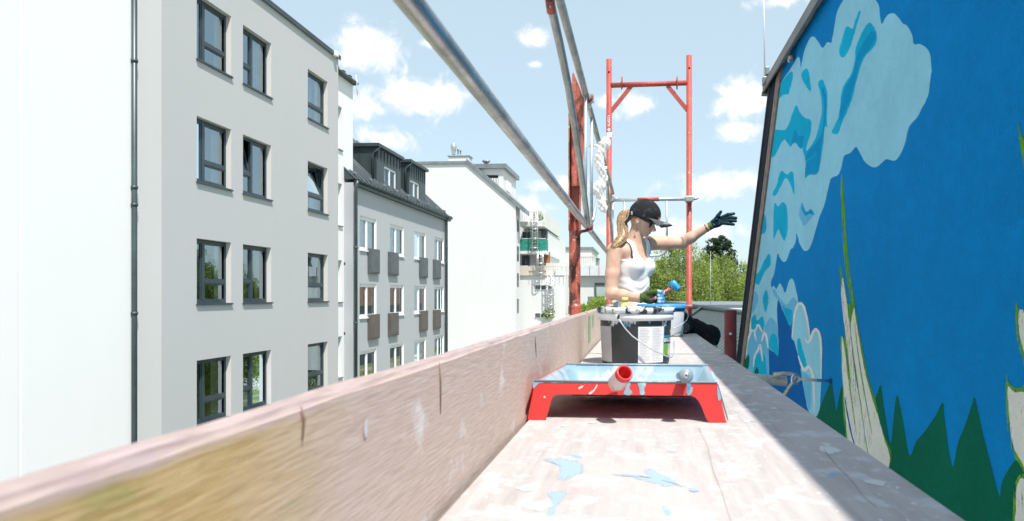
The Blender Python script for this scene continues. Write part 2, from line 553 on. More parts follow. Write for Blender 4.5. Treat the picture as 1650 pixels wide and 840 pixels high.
# ------------------------------------------------------------------ 2  blank white house at the left edge
b0 = empty('white_apartment_building', (XB, 5, GROUND_Z), 'blank bright white rendered wall at the left edge before the downpipe', 'building')
yJ = Yp(28)
w = MB(); w.box(XB - 12, XB + .05, yJ + .012, yA + .10, GROUND_Z, 14)
bevel(w.build('wall_panel', M['white_wall'], b0), .012)
w = MB(); w.box(XB - 12, XB + .05, -6, yJ - .012, GROUND_Z, 14)
bevel(w.build('wall_panel', M['white_wall'], b0), .012)
w = MB(); w.box(XB - 11.9, XB + .03, yJ - .012, yJ + .012, GROUND_Z, 13.9)
w.build('joint_strip', M['white_wall'], b0)

# ------------------------------------------------------------------ 3  narrow white stair house between the two grey ones
XW = -10.95
bW = empty('narrow_white_building', (XW, 24, GROUND_Z), 'narrow white house slice wedged between the two grey apartment buildings', 'building')
yW1 = Yp(568.5, XW); yW0 = yE + .02
zW = onX(568, 137, XW).z
wh = []
for (t, s_) in ((174, 243), (297, 365), (420, 487), (542, 608)):
    wh.append((Yp(519, XW), Yp(551, XW), onX(551, s_, XW).z, onX(551, t, XW).z))
w = MB(); facade_mesh(w, XW, yW0 - 1.2, yW1, GROUND_Z, zW, wh, .2, 0, 0)
w.quad((XW, yW1, GROUND_Z), (XW - 9, yW1, GROUND_Z), (XW - 9, yW1, zW), (XW, yW1, zW))
w.quad((XW, yW0 - 1.2, zW), (XW, yW1, zW), (XW - 9, yW1, zW), (XW - 9, yW0 - 1.2, zW))
w.build('wall', [M['white_wall']], bW)
for h in wh: window(bW, XW, h, [(.5, []), (.5, [])], M['white_pvc'], .2, M['zinc'], None, .07, .05)
gt = MB(); gt.box(XW - .4, XW + .16, yW0 - .5, yW1 + .06, zW + .0, zW + .09)
gt.tube([(XW + .14, yW0 - .5, zW + .06), (XW + .14, yW1 + .06, zW + .06)], .07, 10)
gt.box(XW - .6, XW + .02, yW0 - .5, yW1 + .03, zW + .09, zW + .2)
gt.build('gutter', M['dark_zinc'], bW)
for i in range(4):
    y = yW0 + (yW1 - yW0) * (i + .5) / 4
    t = MB(); t.box(XW - .5, XW + .06, y - .11, y + .07, zW + .2, zW + .27); t.build('roof_tile', M['dark_zinc'], bW)
cb = MB(); p0 = Vector((XW + .23, yW1 - .25, zW + .3))
cb.tube([p0, p0 + Vector((.02, .05, -.25)), p0 + Vector((.02, .02, -.5)), p0 + Vector((.0, .14, -.72)), p0 + Vector((-.02, .2, -.66))], .018, 6)
cb.build('cable', M['white_paint'], bW)

# ------------------------------------------------------------------ 4  grey house with dormers
X2 = -10.6
Y2 = lambda px, X=X2: onX(px, PY, X).y
b2 = empty('dormer_apartment_building', (X2, 30, GROUND_Z), 'blue grey apartment building with white windows and dark dormer roof', 'building')
y20, y21 = Y2(569), Y2(721)
zE = (onX(573, 291, X2).z + onX(719, 356, X2).z) / 2
cols2 = [(Y2(579.5), Y2(606.5)), (Y2(628.5), Y2(650.5)), (Y2(667.5), Y2(686)), (Y2(700), Y2(715))]
zA = (onX(580, 347, X2).z, onX(580, 403, X2).z)
zB_ = (onX(580, 457, X2).z, onX(580, 512, X2).z)
dz = zA[0] - zB_[0]
hA = zA[0] - zA[1]
rows2 = [(zA[0] - k * dz - hA, zA[0] - k * dz) for k in range(4)]
holes = [(a, b, lo, hi) for (lo, hi) in rows2 for (a, b) in cols2]
w = MB(); facade_mesh(w, X2, y20, y21, GROUND_Z, zE, holes, .09, 0, 1)
w.quad((X2, y21, GROUND_Z), (X2 - 9, y21, GROUND_Z), (X2 - 9, y21, zE), (X2, y21, zE))
w.quad((X2, y20, GROUND_Z), (X2, y20, zE), (X2 - 9, y20, zE), (X2 - 9, y20, GROUND_Z))
w.build('wall', [M['grey_wall2'], M['white_wall']], b2)
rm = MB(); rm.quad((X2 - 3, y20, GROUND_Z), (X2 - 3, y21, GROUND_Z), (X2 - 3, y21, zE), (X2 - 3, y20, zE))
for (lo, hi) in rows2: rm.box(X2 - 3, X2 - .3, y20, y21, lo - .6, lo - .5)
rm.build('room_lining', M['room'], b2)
boxpx = [(596.5, 612.5), (628.8, 643), (678.6, 690), (700.6, 711)]
for ri, (lo, hi) in enumerate(rows2):
    for ci, (a, b) in enumerate(cols2):
        cu = (.03, .97, M['curtain_white']) if ri == 0 else ((.5, .97, M['curtain_white']) if ri == 2 and ci > 1 else None)
        bl = (.35, M['blind_orange']) if ri == 1 and ci < 3 else None
        if ri == 2: bl = None
        wn = window(b2, X2, (a, b, lo, hi), [(.5, []), (.5, [])], M['white_pvc'], .09, M['white_pvc'], cu, .085, .05,
                    None, bl, .06, M['glass_clear'])
        if ri == 2:
            y = MB(); y.quad((X2 - .15, a, lo), (X2 - .15, b, lo), (X2 - .15, b, lo + .75), (X2 - .15, a, lo + .75)); y.build('blind', M['blind_yellow'], wn)
        if ri < 2:
            ba, bb = Y2(boxpx[ci][0], X2 + .11), Y2(boxpx[ci][1], X2 + .11)
            zt = lo + .12; 
            bx = MB(); bx.box(X2 + .002, X2 + .11, ba, bb, zt - .98, zt)
            bo = bevel(bx.build('fan_housing', M['box_grey'] if ri == 0 else M['box_brown'], b2), .015)
            fr = MB()
            fr.box(X2 + .11, X2 + .122, ba + .06, bb - .06, zt - .92, zt - .06)
            fr.build('cover_plate', M['box_grey'] if ri == 0 else M['box_brown'], bo)
# roof
XR, zR = X2 - 3.6, zE + 3.55
rf = MB(); rf.quad((X2 + .10, y20 - .0, zE + .12), (X2 + .10, y21 + .1, zE + .12), (XR, y21 + .1, zR), (XR, y20, zR))
rf.quad((XR, y20, zR), (XR, y21 + .1, zR), (X2 - 9, y21 + .1, zR + .3), (X2 - 9, y20, zR + .3))
rf.add([(X2 + .1, y21 + .1, zE + .12), (XR, y21 + .1, zR), (X2 - 9, y21 + .1, zR + .3), (X2 - 9, y21 + .1, zE)], [(0, 1, 2, 3)])
rf.add([(X2 + .1, y20, zE + .12), (XR, y20, zR), (X2 - 9, y20, zR + .3), (X2 - 9, y20, zE)], [(0, 1, 2, 3)])
ro = rf.build('roof', M['dark_zinc'], b2)
n = 24
for i in range(n + 1):
    y = y20 + (y21 - y20) * i / n
    P, Q = Vector((X2 + .08, y, zE + .16)), Vector((XR, y, zR + .03))
    sm = MB(); sm.tube([P, Q], .03, 5); sm.build('roof_seam', M['zinc'], ro)
# gutter and eave
gt = MB()
gt.tube([(X2 + .2, y20 + .05, zE + .06), (X2 + .2, y21 + .12, zE + .06)], .075, 10)
gt.box(X2, X2 + .17, y20 + .05, y21 + .1, zE - .12, zE + .1)
go = gt.build('gutter', M['dark_zinc'], b2)
random.seed(5)
for i in range(30):
    y = y20 + .2 + (y21 - y20 - .4) * i / 29
    gb = MB(); gb.box(X2 + .19, X2 + .283, y - .012, y + .012, zE + .0, zE + .145); gb.build('gutter_bracket', M['anthracite'], go)
for i in range(9):                                                     # snow stops
    y = y20 + .3 + (y21 - y20 - .6) * i / 8
    gb = MB(); gb.box(X2 - .12, X2 - .04, y - .12, y + .12, zE + .36, zE + .46); gb.build('snow_guard', M['zinc'], ro)
for px in (573.5, 719.5):
    y = Y2(px, X2 + .12)
    downpipe(b2, [(X2 + .12, y, GROUND_Z), (X2 + .12, y, zE - .15), (X2 + .2, y, zE + .05)], .06 if px < 600 else .07, M['pipe_zinc'], 'downpipe',
             [onX(px, yy, X2).z for yy in (400, 520)])
# dormers
for (pa, pb, pt, wa, wb, wt, wbm) in ((607, 645.5, 236.5, 619, 638.5, 267, 319), (659, 685.5, 262, 660.5, 675.5, 289, 335)):
    XD = X2 - .35
    ya, yb = Y2(pa, XD), Y2(pb, XD)
    zt = onX(pa, pt, XD).z
    zb = zE + .25
    d = empty('dormer', (XD, ya, zb)); d.parent = b2; d.matrix_parent_inverse = b2.matrix_basis.inverted()
    hol = [(Y2(wa, XD), Y2(wb, XD), onX(wa, wbm, XD).z, onX(wa, wt, XD).z)]
    hol[0] = (max(hol[0][0], ya + .15), min(hol[0][1], yb - .15), max(hol[0][2], zb + .02), hol[0][3])
    f = MB(); facade_mesh(f, XD, ya, yb, zb - .4, zt, hol, .08, 0, 0)
    for y in (ya, yb): f.quad((XD, y, zb - .4), (XD, y, zt), (XD - 4, y, zt), (XD - 4, y, zb - .4))
    f.build('dormer_wall', M['dark_zinc'], d)
    a, b, c, e = hol[0]
    fr = MB(); bar = .09
    fr.box(XD - .1, XD - .03, a, b, c, c + bar); fr.box(XD - .1, XD - .03, a, b, e - bar, e)
    for q in (a, (a + b) / 2 - bar / 2, b - bar): fr.box(XD - .1, XD - .032, q, q + bar, c + bar, e - bar)
    fr.build('window_frame', M['white_pvc'], d)
    pn = MB(); pn.quad((XD - .07, a, c), (XD - .07, b, c), (XD - .07, b, e), (XD - .07, a, e)); pn.build('pane', M['glass_clear'], d)
    cu = MB(); cu.quad((XD - .3, a, c), (XD - .3, (a + b) / 2 + .2, c), (XD - .3, (a + b) / 2 + .2, e), (XD - .3, a, e)); cu.build('curtain', M['curtain_white'], d)
    r_ = MB(); r_.box(XD - 4.1, XD + .14, ya - .12, yb + .12, zt, zt + .14); r_.build('dormer_roof', M['dark_zinc'], d)
    for i in range(8):
        y = ya + .1 + (yb - ya - .2) * i / 7
        s_ = MB(); s_.box(XD + .002, XD + .03, y - .02, y + .02, e + .12, zt - .03); s_.build('cladding_seam', M['dark_zinc'], d)
    for i in range(7):
        s_ = MB(); x = XD - .3 - i * .45; s_.box(x - .015, x + .015, ya - .03, ya - .002, zb - .3, zt - .03); s_.build('cladding_seam', M['dark_zinc'], d)
    pp = MB(); pp.tube([(XD + .12, ya + .06, zt + .06), (XD + .08, ya - .05, zt - .12), (XD - .12, ya - .1, zt - .28), (XD - .12, ya - .1, zb + .1)], .045, 8)
    pp.build('dormer_downpipe', M['anthracite'], d)

# ------------------------------------------------------------------ 5  white gable wall further back
Y3 = 66.0
P3 = lambda px, py, Y=Y3: onY(px, py, Y)
b3 = empty('white_gable_building', (P3(740, 476).x, Y3, GROUND_Z), 'large blank white gable wall with sloping grey roof edge and chimney', 'building')
xl, xr = P3(628, 300).x, P3(831, 300).x
zt = P3(757, 264).z
xk = P3(752, 264).x
sl = (P3(757, 265).z - P3(846, 341).z) / (P3(846, 341).x - P3(757, 265).x)
zr = zt - sl * (xr - xk)
prof = [(xl, GROUND_Z), (xr, GROUND_Z), (xr, zr), (xk, zt), (xl, zt)]
w = MB(); D3 = 2.3
vs = [(x, Y3, z) for x, z in prof] + [(x, Y3 + 9 if i in (0, 4) else Y3 + D3, z) for i, (x, z) in enumerate(prof)]
w.add(vs, [(0, 1, 2, 3, 4), (9, 8, 7, 6, 5), (1, 6, 7, 2), (0, 5, 6, 1), (4, 9, 5, 0)])
w.build('wall', M['white_wall2'], b3)
r_ = MB()
def slab(p, q, th, y0, y1, mb):
    (x0, z0), (x1, z1) = p, q
    v = [(x0, y0, z0), (x1, y0, z1), (x1, y0, z1 + th), (x0, y0, z0 + th), (x0, y1, z0), (x1, y1, z1), (x1, y1, z1 + th), (x0, y1, z0 + th)]
    mb.add(v, [(0, 1, 2, 3), (7, 6, 5, 4), (0, 4, 5, 1), (1, 5, 6, 2), (2, 6, 7, 3), (3, 7, 4, 0)])
slab((xl, zt), (xk, zt), .26, Y3 - .15, Y3 + 9, r_)
xe = P3(846, 341).x
slab((xk, zt + .01), (xe, zt + .01 - sl * (xe - xk)), .48, Y3 - .15, Y3 + D3 + .2, r_)
r_.build('roof', M['zinc'], b3)
for (a, b) in ((352, 372), (396, 420), (440, 462), (482, 505)):
    q = MB(); xx = xr
    ya, yb = onX(832.5, 476, xr).y, onX(836, 476, xr).y
    q.box(xx - .1, xx + .02, Y3 + .7, Y3 + 1.6, P3(831, b).z, P3(831, a).z)
    q.build('side_window', M['anthracite'], b3)
cx0, cx1 = P3(721, 262).x, P3(754, 262).x
c_ = MB(); c_.box(cx0, cx1, Y3 + .4, Y3 + 1.6, zt + .3, P3(721, 251).z)
ch = c_.build('chimney_block', M['white_wall2'], b3)
c_ = MB(); c_.box(cx0 - .1, cx1 + .1, Y3 + .3, Y3 + 1.7, P3(721, 251).z, P3(721, 250).z); c_.build('chimney_cap', M['zinc'], ch)
cc = P3(731, 249, Y3 + 1)
s = (P3(731, 230, Y3 + 1).z - cc.z) / 19
c_ = MB(); c_.lathe([(3 * s, 0), (3 * s, 3 * s), (3.4 * s, 5 * s), (5 * s, 11 * s), (5 * s, 12 * s), (4.4 * s, 15 * s), (2.6 * s, 18 * s), (.8 * s, 20 * s), (0, 20 * s)], cc, 20)
c_.build('vent_cowl', M['bright_steel'], ch)
for dx, hh in ((738, 9), (742, 7)):
    q = P3(dx, 249, Y3 + 1); c_ = MB(); c_.lathe([(1.0 * s, 0), (1.0 * s, hh * .7 * s), (1.6 * s, hh * .7 * s), (1.6 * s, hh * s), (0, hh * s)], q, 12); c_.build('vent_pipe', M['zinc'], ch)

# penthouse on the roof behind the gable
Yh = Y3 + 2.6
ph = empty('roof_penthouse', P3(796, 310, Yh), 'white rooftop penthouse with grey flat roof and balcony above the gable slope', 'penthouse')
x0, x1, x2 = P3(762, 300, Yh).x, P3(811, 300, Yh).x, P3(822, 300, Yh + 7).x
zt_, zl = P3(800, 272, Yh).z, P3(800, 322, Yh).z
h_ = (P3(780, 283, Yh).x, P3(803, 283, Yh).x)
w = MB()
w.box(x0, h_[0], Yh, Yh + 7, zl - 4, zt_); w.box(h_[1], x1, Yh, Yh + 7, zl - 4, zt_)
w.box(h_[0], h_[1], Yh + 3, Yh + 7, zl - 4, zt_); w.box(h_[0], h_[1], Yh, Yh + 3, P3(790, 282, Yh).z, zt_)
w.build('wall', M['white_wall2'], ph)
w = MB(); w.box(x0 - .3, x1 + .35, Yh - .35, Yh + 7.3, zt_, zt_ + .45); w.build('roof', M['zinc'], ph)
w = MB(); w.box(h_[0], h_[1], Yh + .1, Yh + .16, zl - 2, P3(790, 287, Yh).z); w.build('balcony_rail', simple('grey_green_railing', lin(.35, .38, .36), .6, 0, .1, 3), ph)
for i in range(6):
    x = h_[0] + (h_[1] - h_[0]) * (i + .5) / 6; w = MB(); w.box(x - .05, x + .05, Yh + .02, Yh + .1, zl - 2, P3(790, 287, Yh).z); w.build('rail_bar', M['white_paint'], ph)
w = MB(); w.box(x1, x1 + .05, Yh + 1.5, Yh + 4.0, P3(812, 303, Yh).z, P3(812, 286, Yh).z); w.build('side_window', M['curtain_white'], ph)
w = MB(); q0 = P3(822, 312, Yh + 1); q1 = P3(846, 334, Yh + 1)
w.add([(q0.x, Yh + 1, q0.z), (q1.x, Yh + 9, q1.z), (q1.x, Yh + 9, q1.z - 2.2), (q0.x, Yh + 1, q0.z - 3.5), (q0.x, Yh + 1.1, q0.z), (q1.x, Yh + 9.1, q1.z), (q1.x, Yh + 9.1, q1.z - 2.2), (q0.x, Yh + 1.1, q0.z - 3.5)],
      [(0, 1, 2, 3), (7, 6, 5, 4), (0, 4, 5, 1), (1, 5, 6, 2), (2, 6, 7, 3), (3, 7, 4, 0)])
w.build('terrace_screen', simple('pale_screen', lin(.5, .53, .53), .5, 0, .05, 2), ph)
for px in (782, 785):
    q = P3(px, 268, Yh + 1); w = MB(); w.lathe([(.14, -.3), (.14, .4), (.3, .4), (.3, .6), (0, .6)], q, 10); w.build('vent_pipe', M['zinc'], ph)

# ------------------------------------------------------------------ 6  terraced house with balconies and a caged ladder
Y4 = Y3 + D3 + .8
P4 = lambda px, py, dy=0: onY(px, py, Y4 + dy)
b4 = empty('balcony_building', P4(870, 476), 'pale terraced house with stacked balconies, green screen and caged ladder', 'building')
def pbox(name, px0, px1, py0, py1, dy0, dy1, mat, parent=b4, bev=0):
    a, b = P4(px0, py1, dy0), P4(px1, py0, dy0)
    m = MB(); m.box(a.x, b.x, Y4 + dy0, Y4 + dy1, a.z, b.z)
    o = m.build(name, mat, parent)
    return o
mglass = glass_mat('balcony_glass', 1.6, (.7, .75, .75))
pbox('wall', 836, 911, 443, 620, 0, 22, M['white_wall2'])
pbox('wall', 833, 882, 372, 446, 2.6, 20, M['white_wall2'])
for (a, b) in ((460, 466.5), (505, 511.5)):
    o = pbox('strip_window', 861, 891, a - 1.5, b + 1.5, -.05, .06, M['white_pvc'])
    for k in range(3): pbox('pane', 862.5 + k * 9.6, 870.3 + k * 9.6, a, b, -.09, -.045, [M['box_grey'], M['anthracite'], M['box_grey']][k], o)
pbox('wall', 895, 911, 430, 446, .5, 18, M['concrete'])
beige = simple('beige_parapet', lin(.55, .49, .43), .8, 0, .08, 3)
pbox('terrace_parapet', 837, 880, 428, 444, -.2, .0, beige)
pbox('terrace_parapet', 880, 915, 424, 444, 1.0, 1.2, simple('pale_parapet', lin(.6, .58, .55), .8, 0, .05, 3))
pbox('wood_wall', 866, 886, 406, 430, 2.2, 2.5, simple('brown_wood_wall', lin(.32, .16, .08), .8, 0, .25, 3))
for x in (841, 848): pbox('door_pane', x, x + 5, 412, 431, 2.4, 2.58, M['anthracite'])
pbox('balcony_slab', 838, 879, 403.5, 409, -.3, 13, M['concrete'])
green = simple('green_privacy_screen', lin(.015, .22, .17), .7, 0, .35, 4)
for k in range(5): pbox('screen_panel', 838.5 + k * 8, 846 + k * 8, 386 + (k % 2) * .4, 404, -.32, -.2, green)
for k in range(3): pbox('screen_panel', 878.2, 879, 385, 403, .2 + k * 2.1, 2.1 + k * 2.1, green)
pbox('screen_panel', 878.2, 879, 385, 403, 6.6, 12.6, M['concrete'])
pbox('top_rail', 838, 879.3, 384, 385.2, -.34, -.2, M['white_paint'])
for x in (842, 850): pbox('door_pane', x, x + 6, 374, 386, 2.4, 2.58, M['anthracite'])
pbox('dark_door', 872, 882, 372, 384, 2.2, 2.58, M['box_grey'])
pbox('balcony_slab', 838, 877, 357, 365, -.3, 13, M['concrete'])
pbox('balcony_parapet', 876.6, 877.6, 341, 365.2, -.35, 13.2, M['concrete'])
pbox('top_rail', 838, 877, 340, 341.2, -.32, -.2, M['white_paint'])
for k in range(14): pbox('rail_bar', 839 + k * 2.8, 839.5 + k * 2.8, 341, 357, -.3, -.22, M['white_paint'])
pbox('wall', 836, 858, 337, 358, 4, 14, M['white_wall2'])
leafy = simple('balcony_plants', lin(.2, .26, .1), .8, 0, .4, 3)
random.seed(3)
for (px, py, rr) in ((862, 349, 5), (868, 347, 5.5), (872, 352, 3)):
    q = P4(px, py, 1.2 if px < 880 else .4); s = rr / 15.5
    m = MB()
    for i in range(70):
        c = q + Vector((random.gauss(0, s * .5), random.gauss(0, s * .5), random.gauss(0, s * .5)))
        u = Vector((random.uniform(-1, 1), random.uniform(-1, 1), random.uniform(-1, 1))).normalized() * .12
        v = u.orthogonal().normalized() * .08
        m.quad(c - u - v, c + u - v, c + u + v, c - u + v)
    m.build('potted_plant', leafy, b4, False)
def ladder(px, w_, y0, y1, dy):
    a = P4(px - w_, y1, dy); b = P4(px + w_, y0, dy)
    m = MB()
    for x in (a.x, b.x): m.tube([(x, a.y, a.z), (x, a.y, b.z)], .055, 6)
    z = a.z
    while z < b.z: m.tube([(a.x, a.y, z), (b.x, a.y, z)], .03, 5); z += .32
    o = m.build('ladder', M['bright_steel'], b4)
    z = a.z + .4; cx = (a.x + b.x) / 2; rw = (b.x - a.x) * .85
    hoops = MB()
    while z < b.z:
        hoops.tube([(cx + rw * math.cos(t), a.y - rw * .9 * math.sin(t) - .05, z) for t in np.linspace(0, math.pi, 9)], .04, 5); z += .95
    for t in (.6, 1.2, 1.9, 2.5): hoops.tube([(cx + rw * math.cos(t), a.y - rw * .9 * math.sin(t) - .05, a.z + .3) , (cx + rw * math.cos(t), a.y - rw * .9 * math.sin(t) - .05, b.z)], .025, 5)
    hoops.build('ladder_cage', M['bright_steel'], o)
ladder(861.5, 4, 340, 406, -.55)
ladder(870.5, 4, 404, 446, -.55)
ladder(886.5, 4.5, 444, 512, -.4)
for k in range(9):
    pbox('rail_post', 856 + k * 7, 856.4 + k * 7, 429, 444, -.45, -.4, M['bright_steel'])
pbox('top_rail', 854, 914, 429, 429.8, -.46, -.4, M['bright_steel'])
m = MB(); q = P4(884, 512, -.3)
for i in range(90):
    c = q + Vector((random.gauss(0, .3), random.gauss(0, .2), abs(random.gauss(0, .4))))
    u = Vector((random.uniform(-1, 1), random.uniform(-1, 1), random.uniform(-1, 1))).normalized() * .13
    v = u.orthogonal().normalized() * .1
    m.quad(c - u - v, c + u - v, c + u + v, c - u + v)
tag(m.build('climbing_plant', leafy, b4, False), kind='stuff')

# ------------------------------------------------------------------ 7  low pale building behind the worker
Y5 = 40.0
P5 = lambda px, py, dy=0: onY(px, py, Y5 + dy)
b5 = empty('low_flat_building', P5(960, 480), 'low pale building with grey parapet and roof terrace behind the red post', 'building')
def qbox(name, px0, px1, py0, py1, dy0, dy1, mat, parent=b5):
    a, b = P5(px0, py1, dy0), P5(px1, py0, dy0)
    m = MB(); m.box(a.x, b.x, Y5 + dy0, Y5 + dy1, a.z, b.z); return m.build(name, mat, parent)
qbox('wall', 916, 1010, 444, 600, 0, 14, M['white_wall2'])
qbox('parapet', 913, 1012, 428, 444.5, -.3, 14.4, simple('pale_grey_cladding', lin(.62, .64, .66), .7, 0, .06, 2))
for k in range(6): qbox('cladding_joint', 920 + k * 15, 920.5 + k * 15, 429, 444, -.33, -.29, M['zinc'])
wn = qbox('window', 958, 974, 456, 480, -.06, .04, M['box_grey'])
qbox('pane', 961, 974, 462.5, 478, -.1, -.05, simple('pale_green_pane', lin(.34, .45, .44), .15, 0, .1, 1), wn)
qbox('panel', 947, 958, 478, 500, -1.4, -1.2, M['zinc'])
qbox('roof_vent', 960, 964.5, 417, 429, 2, 3, M['zinc']); qbox('roof_vent_cap', 959.5, 965, 416, 417.5, 1.9, 3.1, M['box_grey'])
for k in range(9): qbox('terrace_rail_post', 934 + k * 2.9, 934.4 + k * 2.9, 414, 429, 5, 5.06, M['zinc'])
qbox('terrace_rail', 934, 958, 414, 415, 4.98, 5.08, M['zinc']); qbox('terrace_wall', 938, 956, 421, 429, 5.4, 7, M['concrete'])
b6 = empty('grey_block_building', onY(910, 470, 92), 'plain grey block building far off beside the balcony house', 'building')
a, b = onY(904, 520, 92), onY(918, 402, 92)
m = MB(); m.box(a.x, b.x + 3, 92, 104, GROUND_Z, b.z); m.build('wall', M['concrete'], b6)
m = MB(); m.box(a.x - .2, b.x + 3.2, 91.8, 104.2, b.z, b.z + .3); m.build('roof_edge', M['zinc'], b6)

# ------------------------------------------------------------------ vegetation
def leaf_mat(name, c1, c2, c3):
    s = Mat(name, .6, 0, .3)
    p = s.pos()
    f = s.noise(p, 1.5, 4); f2 = s.noise(p, 7, 2)
    a = s.mix(s.ramp(f, .36, .58), c1, c2)
    s.col(s.mix(s.ramp(f2, .45, .75), a, c3))
    tr = s.N.new('ShaderNodeBsdfTranslucent'); s.L.new(s.b.inputs['Base Color'].links[0].from_socket, tr.inputs['Color'])
    mx = s.N.new('ShaderNodeMixShader'); mx.inputs[0].default_value = .5
    s.L.new(s.b.outputs[0], mx.inputs[1]); s.L.new(tr.outputs[0], mx.inputs[2]); s.L.new(mx.outputs[0], s.out.inputs[0])
    return s.m


M['leaf_birch'] = leaf_mat('birch_leaves', lin(.085, .15, .03), lin(.30, .40, .09), lin(.46, .53, .17))  # darkest tone paints shaded gaps into the birch crowns
M['leaf_dark'] = leaf_mat('conifer_needles', lin(.02, .045, .02), lin(.035, .07, .028), lin(.05, .09, .03))
M['leaf_bush'] = leaf_mat('bush_leaves', lin(.22, .34, .05), lin(.3, .42, .08), lin(.4, .5, .12))
M['bark'] = simple('grey_brown_bark', lin(.13, .10, .08), .9, 0, .35, 5, .4, .03)


def leaves(mb_v, mb_f, c, size, n3):
    """one leaf-clump quad"""
    u = n3.orthogonal().normalized(); w = n3.cross(u)
    a = random.uniform(0, 6.28); u, w = u * math.cos(a) + w * math.sin(a), w * math.cos(a) - u * math.sin(a)
    b = len(mb_v); l, k = size, size * random.uniform(.35, .6)
    mb_v += [c - u * l, c + w * k, c + u * l, c - w * k]
    mb_f.append((b, b + 1, b + 2, b + 3))


def make_tree(name, base, height, rx, rz, crown_z, leaf, nclump, seed, label, droop=1.0, group=None, lsize=.13, trunk_r=.22, strands=32, npl=12):
    random.seed(seed)
    t = empty(name, base, label, 'tree', group)
    base = Vector(base)
    tr = MB()
    top = base + Vector((random.uniform(-.4, .4), random.uniform(-.4, .4), height * .9))
    tr.tube([base, base.lerp(top, .35) + Vector((.15, 0, 0)), base.lerp(top, .7), top], [trunk_r, trunk_r * .8, trunk_r * .45, .04], 10)
    cc = base + Vector((0, 0, crown_z))
    cent = []
    tries = 0
    while len(cent) < nclump and tries < 9000:
        tries += 1
        v = Vector((random.uniform(-1, 1), random.uniform(-1, 1), random.uniform(-1, 1)))
        if v.length > 1 or v.length < .3: continue
        v = v.normalized() * (v.length ** .4)
        wob = 1 + .22 * noise.noise(v * 2.3 + Vector((seed, 0, 0)))
        cent.append(cc + Vector((v.x * rx * wob, v.y * rx * wob, v.z * rz * wob)))
    for c in cent[::4]:
        s_ = base.lerp(top, random.uniform(.3, .8))
        tr.tube([s_, s_.lerp(c, .5) + Vector((0, 0, .4)), c], [trunk_r * .28, trunk_r * .16, .015], 6)
    tr.build('trunk', M['bark'], t)
    V, Fc = [], []
    for c in cent:
        rad = random.uniform(.35, .95) * rx * .21
        for s_ in range(strands):
            d = Vector((random.gauss(0, 1), random.gauss(0, 1), random.gauss(.25, .7))).normalized()
            p = c + d * rad * random.uniform(.2, 1)
            vel = d * rad * .25
            for i in range(npl):
                p = p + vel * .35 + Vector((random.gauss(0, .05), random.gauss(0, .05), -.10 * droop * (i * .35 + .2)))
                nn = (d + Vector((random.gauss(0, .6), random.gauss(0, .6), random.gauss(.3, .6)))).normalized()
                leaves(V, Fc, p, lsize * random.uniform(.6, 1.25), nn)
    me = bpy.data.meshes.new('crown'); me.from_pydata([tuple(v) for v in V], [], Fc); me.materials.append(leaf)
    o = bpy.data.objects.new('crown', me); COL.objects.link(o); o.parent = t; o.matrix_parent_inverse = t.matrix_basis.inverted()
    return t


def gpt(px, Y): v = onY(px, PY, Y); return (v.x, v.y, GROUND_Z)


G = 'trees beyond the scaffold'
make_tree('birch_tree', gpt(1092, 33), 11.4, 2.1, 3.3, 8.9, M['leaf_birch'], 210, 11, 'light green weeping birch directly behind the raised arm', 1.2, G, .058)
make_tree('birch_tree', gpt(1160, 36), 11.2, 2.0, 3.4, 8.4, M['leaf_birch'], 200, 23, 'light green weeping birch between the red standard and mural wall', 1.2, G, .058)
make_tree('birch_tree', gpt(1052, 42), 11.4, 1.9, 3.2, 8.8, M['leaf_birch'], 170, 37, 'light green birch partly hidden behind the white tank top', 1.2, G, .064)
make_tree('birch_tree', gpt(1215, 46), 11.0, 2.4, 3.2, 8.4, M['leaf_birch'], 160, 41, 'light green birch half hidden by the slanted mural wall edge', 1.1, G, .075)
# trees that only the windows mirror stand further to the right
make_tree('birch_tree', (14, 44, GROUND_Z), 13, 4.2, 4.5, 8.5, M['leaf_birch'], 70, 43, 'broad birch mirrored in the lower windows of the grey building', 1.0, G, .2)
make_tree('birch_tree', (21, 50, GROUND_Z), 14, 4.6, 4.8, 9.0, M['leaf_dark'], 70, 47, 'dark tree mirrored in the grey building window panes', 1.0, G, .22)


make_tree('conifer_tree', gpt(1157, 52), onY(1156, 388, 52).z - GROUND_Z, .95, 1.15, onY(1157, 405, 52).z - GROUND_Z, M['leaf_dark'], 70, 5,
          'dark green conifer top poking above the birches below the raised hand', .3, G, .10, .2, 12, 6)
t_ = make_tree('conifer_tree', gpt(1178, 56), onY(1178, 404, 56).z - GROUND_Z, .45, 1.0, onY(1178, 420, 56).z - GROUND_Z, M['leaf_dark'], 26, 9,
          'smaller dark conifer tip right of the bigger conifer top', .5, G, .09, .15, 10, 6)
for c_ in (1166, 1172, 1184):                              # side boughs of the conifer
    random.seed(c_); V, Fc = [], []
    a, b = onY(1160, 424, 54), onY(c_ + 2, 412 + (c_ - 1166) * .5, 54)
    for i in range(420):
        f = random.random(); p = a.lerp(b, f) + Vector((random.gauss(0, .12), random.gauss(0, .12), random.gauss(0, .10) - .25 * math.sin(f * 3.1)))
        leaves(V, Fc, p, .09 * random.uniform(.6, 1.2), Vector((random.gauss(0, 1), random.gauss(0, 1), 1)).normalized())
    me = bpy.data.meshes.new('bough'); me.from_pydata([tuple(v) for v in V], [], Fc); me.materials.append(M['leaf_dark'])
    o = bpy.data.objects.new('bough', me); COL.objects.link(o); o.parent = t_; o.matrix_parent_inverse = t_.matrix_basis.inverted()


